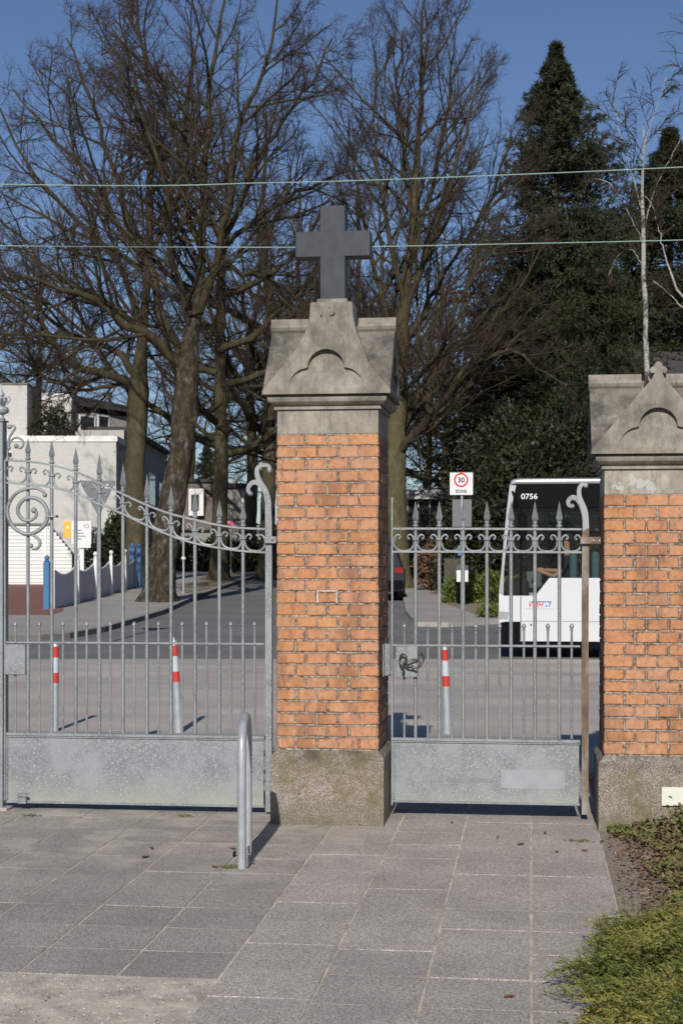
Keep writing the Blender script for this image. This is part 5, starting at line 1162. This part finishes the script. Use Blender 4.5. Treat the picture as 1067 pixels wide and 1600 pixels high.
# yield sign back on pole
DY = 28.6
ys = thing('yield_sign', 'grey back of a triangular give way sign on a steel pole at the junction', 'sign', cf(lat(155, DY), DY, gz(DY)))
p = cf(lat(154.5, DY), DY, 0); MB().tube([(p.x, p.y, -.02), (p.x, p.y, hz(750, DY))], .03, 12).o('pole', PIPE, ys, True)
tri = [W(127, 751, DY+.05), W(181, 751, DY+.05), W(179, 757, DY+.05), W(157, 803, DY+.05), W(152, 803, DY+.05), W(127, 757, DY+.05)]; n = 6
off = Vector(cf(0, .012, 0)); mb = MB().add([*tri, *[q_+off for q_ in tri]], [tuple(range(n)), tuple(range(2*n-1, n-1, -1))]+[(i, (i+1) % n, n+(i+1) % n, n+i) for i in range(n)]); mb.o('sign_plate', SIGNG, ys)
cbx(lat(164, DY), lat(169, DY), DY+.04, DY+.048, hz(763, DY), hz(756.5, DY)).o('sticker', SIGNW, ys)
cbx(lat(148, DY), lat(161, DY), DY+.03, DY+.045, hz(762, DY), hz(760, DY)).o('clamp', PIPE, ys)
# pole beside the rough lime and the pink round sign behind
p = Wg(287, 932); s = thing('steel_pole', 'thin steel pole on the pavement beside the rough lime tree', 'pole', p); MB().tube([(p.x, p.y, p.z-.05), (p.x, p.y, hz(790, Dg(932)))], .033, 10).o('shaft', PIPE, s, True)
MB().tube([(p.x, p.y, hz(874, Dg(932))), (p.x, p.y, hz(870, Dg(932)))], .07, 10).o('clamp', SIGNW, s)
DP = 72; s = thing('round_sign', 'small round pinkish sign on a thin pole down the side street', 'sign', cf(lat(355, DP), DP, gz(DP)))
q_ = W(361, 819, DP); MB().tube([q_+Vector(cf(0, 0, 0)), q_+Vector(cf(0, .03, 0))], .20, 20).o('sign_disc', PINK, s); MB().tube([cf(lat(361, DP), DP+.05, gz(DP)-.1), cf(lat(361, DP), DP+.05, hz(800, DP))], .03, 8).o('pole', PIPE, s)
# brown-roofed house
DH = 88.0
h = thing('brown_roof_house', 'house with brown mansard roof and white dormer window down the street', 'house', cf(lat(330, DH), DH, gz(DH)))
cbx(lat(262, DH), lat(350, DH), DH, DH+9, 0, hz(828, DH)).o('wall', RENDERG, h)
mb = MB(); mb.hexa([cf(lat(262, DH), DH-.3, hz(828, DH)), cf(lat(350, DH), DH-.3, hz(828, DH)), cf(lat(350, DH), DH+9, hz(828, DH)), cf(lat(262, DH), DH+9, hz(828, DH)), cf(lat(280, DH), DH+1.2, hz(752, DH)), cf(lat(336, DH), DH+1.2, hz(752, DH)), cf(lat(336, DH), DH+8, hz(752, DH)), cf(lat(280, DH), DH+8, hz(752, DH))]); mb.o('mansard_roof', ROOF, h)
cbx(lat(278, DH), lat(340, DH), DH+1, DH+8.2, hz(752, DH)+.002, hz(747, DH)).o('roof_edge', ROOFD, h)
d0 = cbx(lat(296, DH), lat(319, DH), DH-.35, DH+1.5, hz(806, DH), hz(764, DH)).o('dormer', WHITE, h)
cbx(lat(300, DH), lat(312, DH), DH-.40, DH-.351, hz(798, DH), hz(773, DH)).o('pane', WGLASS, d0); cbx(lat(305.5, DH), lat(306.7, DH), DH-.44, DH-.401, hz(798, DH), hz(773, DH)).o('glazing_bar', WHITE, d0)
DH2 = 92; h = thing('grey_house', 'grey rendered house with flat roof edge behind the street trees', 'house', cf(lat(370, DH2), DH2, gz(DH2)))
cbx(lat(351, DH2), lat(383, DH2), DH2, DH2+8, 0, hz(762, DH2)).o('wall', RENDERG, h); cbx(lat(349, DH2), lat(385, DH2), DH2-.2, DH2+8.2, hz(762, DH2)+.002, hz(755, DH2)).o('roof', ROOFD, h)
cbx(lat(356, DH2), lat(364, DH2), DH2+3, DH2+4, hz(755, DH2)+.003, hz(745, DH2)).o('chimney', WHITE, h)
window_c(h, lat(378.5, DH2), lat(382, DH2), DH2-.03, DH2-.03, hz(808, DH2), hz(770, DH2))
# low pavilion behind right tree
DV = 80; h = thing('low_pavilion', 'low white pavilion with flat fascia and dark glazing behind the tall lime', 'building', cf(lat(670, DV), DV, gz(DV)))
cbx(lat(596, DV), lat(720, DV), DV+.4, DV+8, 0, hz(780, DV)).o('wall', DARKIN, h); cbx(lat(590, DV), lat(725, DV), DV, DV+8.4, hz(780, DV)+.002, hz(765, DV)).o('roof_fascia', WHITE, h)
for px in (636, 653, 671, 690): cbx(lat(px, DV), lat(px+1.6, DV), DV+.3, DV+.4, 0, hz(780, DV)).o('window_post', WHITE, h)
# dark roofed house at right
DR = 58; h = thing('dark_roof_house', 'house with dark tiled roof behind the birch and the shorter pillar', 'house', cf(lat(1080, DR), DR, gz(DR)))
cbx(lat(1010, DR), lat(1200, DR), DR+1.5, DR+9, 0, hz(640, DR)).o('wall', RENDERG, h)
mb = MB(); mb.hexa([cf(lat(1000, DR), DR, hz(640, DR)), cf(lat(1210, DR), DR, hz(640, DR)), cf(lat(1210, DR), DR+9, hz(640, DR)), cf(lat(1000, DR), DR+9, hz(640, DR)), cf(lat(1018, DR), DR+4, hz(527, DR)), cf(lat(1190, DR), DR+4, hz(527, DR)), cf(lat(1190, DR), DR+5, hz(527, DR)), cf(lat(1018, DR), DR+5, hz(527, DR))]); mb.o('roof', ROOFD, h)

# ================================================================== SIGN, FENCE, CAR
DZ = 39.0
z = thing('speed_zone_sign', 'square white 30 zone sign on a pole left of the bus', 'sign', cf(lat(722, DZ), DZ, gz(DZ)))
MB().tube([cf(lat(721.5, DZ), DZ+.06, gz(DZ)), cf(lat(721.5, DZ), DZ+.06, hz(742, DZ))], .03, 12).o('pole', PIPE, z, True)
mb = MB(); bmw = lat(738.5, DZ)-lat(702.5, DZ)
pl = MB().cbox(-bmw/2, bmw/2, -.006, .006, -bmw*.495, bmw*.495, .004)
me = pl.mesh('sign_plate', SIGNW); me.transform(Matrix.Translation(W(720.5, 755.5, DZ)) @ Matrix.Rotation(TH, 4, 'Z')); pl = link('sign_plate', me, z)
def disc(name, ro, ri, mat, dy, par, n=40):
    c_ = W(720, 750, DZ); mb = MB(); vs = []
    for yy in (0, -.003):
        for r in (ro, ri): vs += [c_+cf(r*math.cos(2*PI*k/n), yy-dy, r*math.sin(2*PI*k/n)) for k in range(n)]
    fs = []
    for k in range(n):
        k2 = (k+1) % n; fs += [(k, k2, n+k2, n+k), (2*n+k, 2*n+k2, 3*n+k2, 3*n+k), (k, k2, 2*n+k2, 2*n+k), (n+k, n+k2, 3*n+k2, 3*n+k)]
    mb.add(vs, fs); return mb.o(name, mat, par)
disc('red_ring', .182, .138, REDS, .0065, pl)
ctext('30', 720, 750.2, 8.0, DZ-.012, SIGNB, pl, 'numeral', .004)
ctext('ZONE', 720, 767.8, 4.8, DZ-.012, SIGNB, pl, 'lettering', .002)
cbx(lat(702.5, DZ), lat(738.5, DZ), DZ-.013, DZ-.0065, hz(738.4, DZ), hz(737.8, DZ)).o('border', SIGNG, pl)
cbx(lat(707, DZ), lat(737, DZ), DZ+.10, DZ+.12, hz(823, DZ), hz(780, DZ)).o('rear_sign_plate', SIGNG, z)
cbx(lat(715, DZ), lat(721, DZ), DZ-.01, DZ+.02, hz(868, DZ), hz(853, DZ)).o('blue_tag', BLUE, z)
DN = 41; n_ = thing('notice_board', 'small white notice board in the hedge below the zone sign', 'sign', cf(lat(722, DN), DN, gz(DN)))
cbx(lat(713, DN), lat(731, DN), DN, DN+.03, hz(909, DN), hz(883, DN)).o('board', SIGNW, n_); cbx(lat(720, DN), lat(723, DN), DN+.035, DN+.08, gz(DN), hz(890, DN)).o('post', FENCEW, n_)
DK = 47; pf = thing('picket_fence', 'weathered brown picket fence at the right pavement beside the hedge', 'fence', cf(lat(700, DK), DK, gz(DK)))
for i in range(12):
    px = 694+i*2.6; cbx(lat(px, DK), lat(px+1.9, DK), DK+i*.05, DK+i*.05+.02, gz(DK)+.1, hz(872+(i % 2), DK)).o('picket', FENCEW, pf)
cbx(lat(692, DK), lat(727, DK), DK+.63, DK+.66, gz(DK)+.4, gz(DK)+.48).o('rail', FENCEW, pf)
# parked car, seen from behind
DC = 46.0; gzc = gz(DC)+.0
xr = lat(631, DC); xc = xr-.93
car = thing('parked_car', 'dark estate car parked on the right of the side street, tail light lit by sun', 'car', cf(xc, DC, gzc))
def cs(z_, hw_, D_): return (z_, hw_, D_)
secs = [(0.0, [(.86, .35), (.93, .55), (.93, .9), (.84, 1.02), (.70, 1.45), (.6, 1.62)]), (.12, [(.92, .28), (.97, .55), (.96, .95), (.88, 1.05), (.76, 1.5), (.66, 1.74)]), (.9, [(.93, .25), (.98, .55), (.97, .96), (.9, 1.08), (.79, 1.55), (.7, 1.79)]), (2.6, [(.93, .25), (.98, .55), (.97, .95), (.9, 1.06), (.79, 1.52), (.68, 1.76)]),
        (3.4, [(.93, .25), (.98, .55), (.96, .92), (.88, 1.02), (.84, 1.06), (.8, 1.08)]), (4.3, [(.9, .3), (.93, .5), (.9, .75), (.8, .85), (.7, .9), (.6, .92)]), (4.5, [(.8, .35), (.85, .5), (.82, .68), (.7, .75), (.6, .78), (.5, .8)])]
vs = []
for d_, pr_ in secs:
    full = pr_+[(-a_, b_) for a_, b_ in reversed(pr_)]; vs += [cf(xc+a_, DC+d_, gzc+b_) for a_, b_ in full]
m_ = 12; fs = [(i*m_+k, i*m_+(k+1) % m_, (i+1)*m_+(k+1) % m_, (i+1)*m_+k) for i in range(len(secs)-1) for k in range(m_)]+[tuple(range(m_)), tuple((len(secs)-1)*m_+k for k in range(m_))]
MB().add(vs, fs).o('body', CARP, car, True)
def cpoly(name, pts, mat, th=.03):
    P = [cf(xc+a_, DC+d_, gzc+b_) for a_, d_, b_ in pts]; o_ = cf(0, -th, 0); n = len(P); MB().add(P+[q+o_ for q in P], [tuple(range(n)), tuple(range(2*n-1, n-1, -1))]+[(i, (i+1) % n, n+(i+1) % n, n+i) for i in range(n)]).o(name, mat, car)
cpoly('rear_window', [(-.72, .0, 1.08), (.72, 0, 1.08), (.6, .0, 1.5), (-.6, .0, 1.5)], WGLASS, .02)
for sgn in (-1, 1):
    cpoly('tail_lamp', [(sgn*.91, .02, .82), (sgn*.91, .02, 1.0), (sgn*.62, .02, .98), (sgn*.66, .02, .84)], TAIL, .045)
    cpoly('reflector', [(sgn*.88, .02, .42), (sgn*.88, .02, .48), (sgn*.6, .02, .48), (sgn*.6, .02, .42)], TAIL, .04)
cpoly('rear_bumper', [(-.9, .02, .36), (.9, .02, .36), (.9, .02, .62), (-.9, .02, .62)], BLACK, .08)
cpoly('number_plate', [(-.26, 0, .68), (.26, 0, .68), (.26, 0, .79), (-.26, 0, .79)], SIGNW, .03)
for sgn in (-1, 1):
    for d_ in (.8, 3.5):
        c_ = cf(xc+sgn*.86, DC+d_, gzc+.33); ax_ = cf(sgn*.12, 0, 0); t_ = MB().tube([c_-ax_, c_+ax_], .33, 20).o('wheel', RUBBER, car); MB().tube([c_+ax_*1.001, c_+ax_*1.06], .19, 14).o('rim', SILVER, t_)

# ================================================================== PLANTS AND LITTER IN FRONT
rng = np.random.default_rng(99)
def leafquads(rng, P, nrm, ln, wd, fold=.25):
    N = len(P); n_ = unit(nrm); t = unit(np.cross(n_, rng.normal(size=P.shape))); b = np.cross(n_, t); l = (ln*rng.uniform(.6, 1.3, N))[:, None]; w_ = (wd*rng.uniform(.6, 1.3, N))[:, None]
    V = np.stack([P, P+t*l*.5+b*w_*.5+n_*w_*fold, P+t*l, P+t*l*.5-b*w_*.5+n_*w_*fold], 1).reshape(-1, 3); i = np.arange(N)[:, None]*4
    return V, np.concatenate([np.concatenate([i, i+1, i+2], 1), np.concatenate([i, i+2, i+3], 1)])
# ivy cover
def inreg(x, y): return x > .47+.17*np.clip((9.35-y)/.6, 0, 1)+.05*np.sin(y*6)
n = 34000; x = rng.uniform(.42, 2.2, n); y = rng.uniform(6.5, 9.36, n); k = inreg(x, y)
cl = .5+.5*np.sin(x*9+np.sin(y*7)*2)*np.sin(y*8+1); k &= rng.random(n) < .25+.8*cl; x, y, cl = x[k], y[k], cl[k]
z = .025+.10*cl*rng.random(len(x))*np.clip((x-.40)*3, .1, 1); P = np.stack([x, y, z], 1); nr = rng.normal(0, .5, P.shape)+np.array([0, -.35, 1])
V, F = leafquads(rng, P, nr, .027, .024); ivy = link('ground_ivy', npmesh('ground_ivy', V, F, IVY), None, 'low green and bronze ivy cover in the bed at the foot of the shorter pillar', 'ground cover', None, 'stuff')
m = 60; mb = MB()
n = 9000; x = rng.uniform(.41, 2.6, n); y = rng.uniform(5.6, 9.36, n); k = rng.random(n) < np.clip((x-.41)*4.5, .10, .9); x, y = x[k], y[k]
P = np.stack([x, y, .028+rng.random(len(x))**2*.09*np.clip((x-.5)*4, 0, 1)], 1); nr = rng.normal(0, .4, P.shape)+np.array([0, 0, 1.]); V, F = leafquads(rng, P, nr, .032, .022)
link('leaf_litter', npmesh('leaf_litter', V, F, DRYL), None, 'brown leaf litter and crumbs scattered over the bare bed', 'leaf litter', None, 'stuff')
# tall ivy sprig beside the plate
n = 500; P = rng.normal(0, 1, (n, 3))*np.array([.07, .05, .06])+np.array([.93, YF-.22, .10]); V, F = leafquads(rng, P, rng.normal(0, .6, P.shape)+np.array([0, -.6, .8]), .028, .025)
sg = link('ivy_clump', npmesh('ivy_clump', V, F, IVY), None, 'raised ivy clump growing in front of the cream cover plate', 'plant', None, 'stuff')
# juniper
ju = thing('juniper_shrub', 'spreading golden green juniper overhanging the paving at lower right', 'shrub', (1.5, 6.2, 0))
def jedge(y): return .24+.14*np.clip((y-5)/1.5, -1, 1)+.07*np.sin(y*7.3+.6)+.04*np.sin(y*17)
def frond(rng, n, S=9):
    # arching shoots, each carrying alternating side sprays
    y = rng.uniform(4.4, 6.75, n); x0 = jedge(y); x = x0+.04+1.0*rng.random(n)**1.1; hgt = .33*np.clip((x-x0+.06)/.38, .12, 1)*np.clip((7.0-y)/.6, .2, 1)*(.62+.38*np.sin(x*9+y*6)*np.sin(y*8.5-x*4))
    base = np.stack([x+.1, y+.12, hgt*rng.uniform(.35, .85, n)], 1); a = PI*1.16+.45*np.sin(x*5+y*3.7)+rng.normal(0, .28, n); L = rng.uniform(.14, .34, n)
    d = np.stack([np.cos(a), np.sin(a), rng.uniform(.05, .55, n)], 1); d = unit(d); P = np.empty((n, S, 3)); P[:, 0] = base
    for s_ in range(1, S):
        P[:, s_] = P[:, s_-1]+d*(L/(S-1))[:, None]; d = unit(d+np.array([0, 0, -.11])+rng.normal(0, .07, (n, 3)))
    P[:, :, 2] = np.maximum(P[:, :, 2], .012); return P, L
P, L = frond(rng, 1750); R = np.broadcast_to(np.linspace(.0026, .0010, 9), P.shape[:2])
V0, F0 = tubes(P, R, 3)
Q, Rr = spawn(rng, P, R, 14, .08, 32, .42, 5, .02, .07, tip=.5, minlen=.02, minr=.0016, flat=True)
Q2 = Q.reshape(-1, 5, 3); T = unit(np.diff(Q2, axis=1)); pts = Q2[:, 1:].reshape(-1, 3); tt = T.reshape(-1, 3)
V2, F2 = blades(rng, pts, tt, 3, .024, .0038, .26)
link('foliage', npmesh('foliage', V2-np.array([1.5, 6.2, 0]), F2, JUNI), ju, loc=(0, 0, 0), kind='stuff')
tri_s = link('stems', npmesh('stems', V0-np.array([1.5, 6.2, 0]), F0, LIMB), ju, loc=(0, 0, 0), kind='stuff')
# dense inner mass so the ground does not show
n = 13000; y = rng.uniform(4.0, 6.7, n); x0 = jedge(y); x = x0+.08+1.1*rng.random(n); hh = .26*np.clip((x-x0-.04)/.38, .08, 1)*np.clip((6.95-y)/.6, .15, 1)
P = np.stack([x, y, hh*rng.random(n)**.6], 1); V, F = blades(rng, P, rng.normal(0, .4, P.shape)+np.array([-.6, -.5, .5]), 3, .05, .009, .5)
link('inner_foliage', npmesh('inner_foliage', V-np.array([1.5, 6.2, 0]), F, JUNIN), ju, loc=(0, 0, 0), kind='stuff')
# fallen leaves on the paving
def gp(px, py): D = FPX*CAMH/(py-HOR); return cf((px-533.5)/FPX*D, D, 0)
LL = [(237, 1327, 'curled tan leaf on the slabs between the gate and the hoop, upper of two'), (227, 1341, 'tan leaf on the slabs left of the hoop, lower of two'), (336, 1357, 'brown leaf on the sandy slab just left of the hoop foot'),
      (706, 1287, 'thin dark leaf near the threshold of the narrow gate'), (777, 1310, 'small dark leaf scrap in the middle of the narrow path'), (813, 1321, 'dark curled leaf beside the straight long joint'),
      (851, 1303, 'pale brown flat leaf right of the long joint near the gate'), (869, 1333, 'dark narrow leaf in the right slab column'), (892, 1269, 'reddish crumpled leaf under the rusty stile'), (912, 1331, 'small dark leaf at the right edge of the slabs'), (790+5, 1558+2, 'tiny brown leaf near the bottom of the long joint'), (364, 1328, 'tan leaf just behind the hoop foot')]
for i, (px, py, lb) in enumerate(LL):
    r = random.Random(i); p = gp(px, py); mb = MB(); a = r.random()*6; L_ = r.uniform(.035, .055); w_ = L_*r.uniform(.3, .55)
    ca, sa = math.cos(a), math.sin(a); vs = []
    for t, ww in ((0, .05), (.25, .8), (.5, 1), (.75, .7), (1, .05)):
        for s_ in (-1, 0, 1):
            u, v = (t-.5)*L_, s_*ww*w_*.5; vs.append((p.x+u*ca-v*sa, p.y+u*sa+v*ca, .004+abs(s_)*.010*ww+.012*(t-.5)**2*4*r.random()))
    mb.add(vs, [(3*j+k, 3*j+k+1, 3*j+k+4, 3*j+k+3) for j in range(4) for k in range(2)]); mb.o('fallen_leaf', DRYL, label=lb, cat='leaf', group='fallen leaves on the paving')
# moss tufts in joints
for i, (px, py, lb) in enumerate([(290, 1276, 'small green moss tuft in the joint below the wide gate'), (905, 1315, 'grass tuft growing at the right edge of the slabs'), (360, 1356, 'moss tuft at the foot of the hoop'), (50, 1275, 'moss tuft in the joint near the gate stop')]):
    p = gp(px, py); q = rng.normal(0, 1, (70, 3))*np.array([.035, .02, 0])+np.array([p.x, p.y, .0]); V, F = blades(rng, q, np.tile([0, 0, .8], (70, 1)), 2, .016, .004, .6); V[:, 2] = np.abs(V[:, 2]); link('moss_tuft', npmesh('moss_tuft', V, F, IVY), None, lb, 'moss', 'moss tufts in the paving joints')
print('tris', sum(len(m_.loops)-2*len(m_.polygons) for m_ in bpy.data.meshes), 'objects', len(bpy.data.objects))
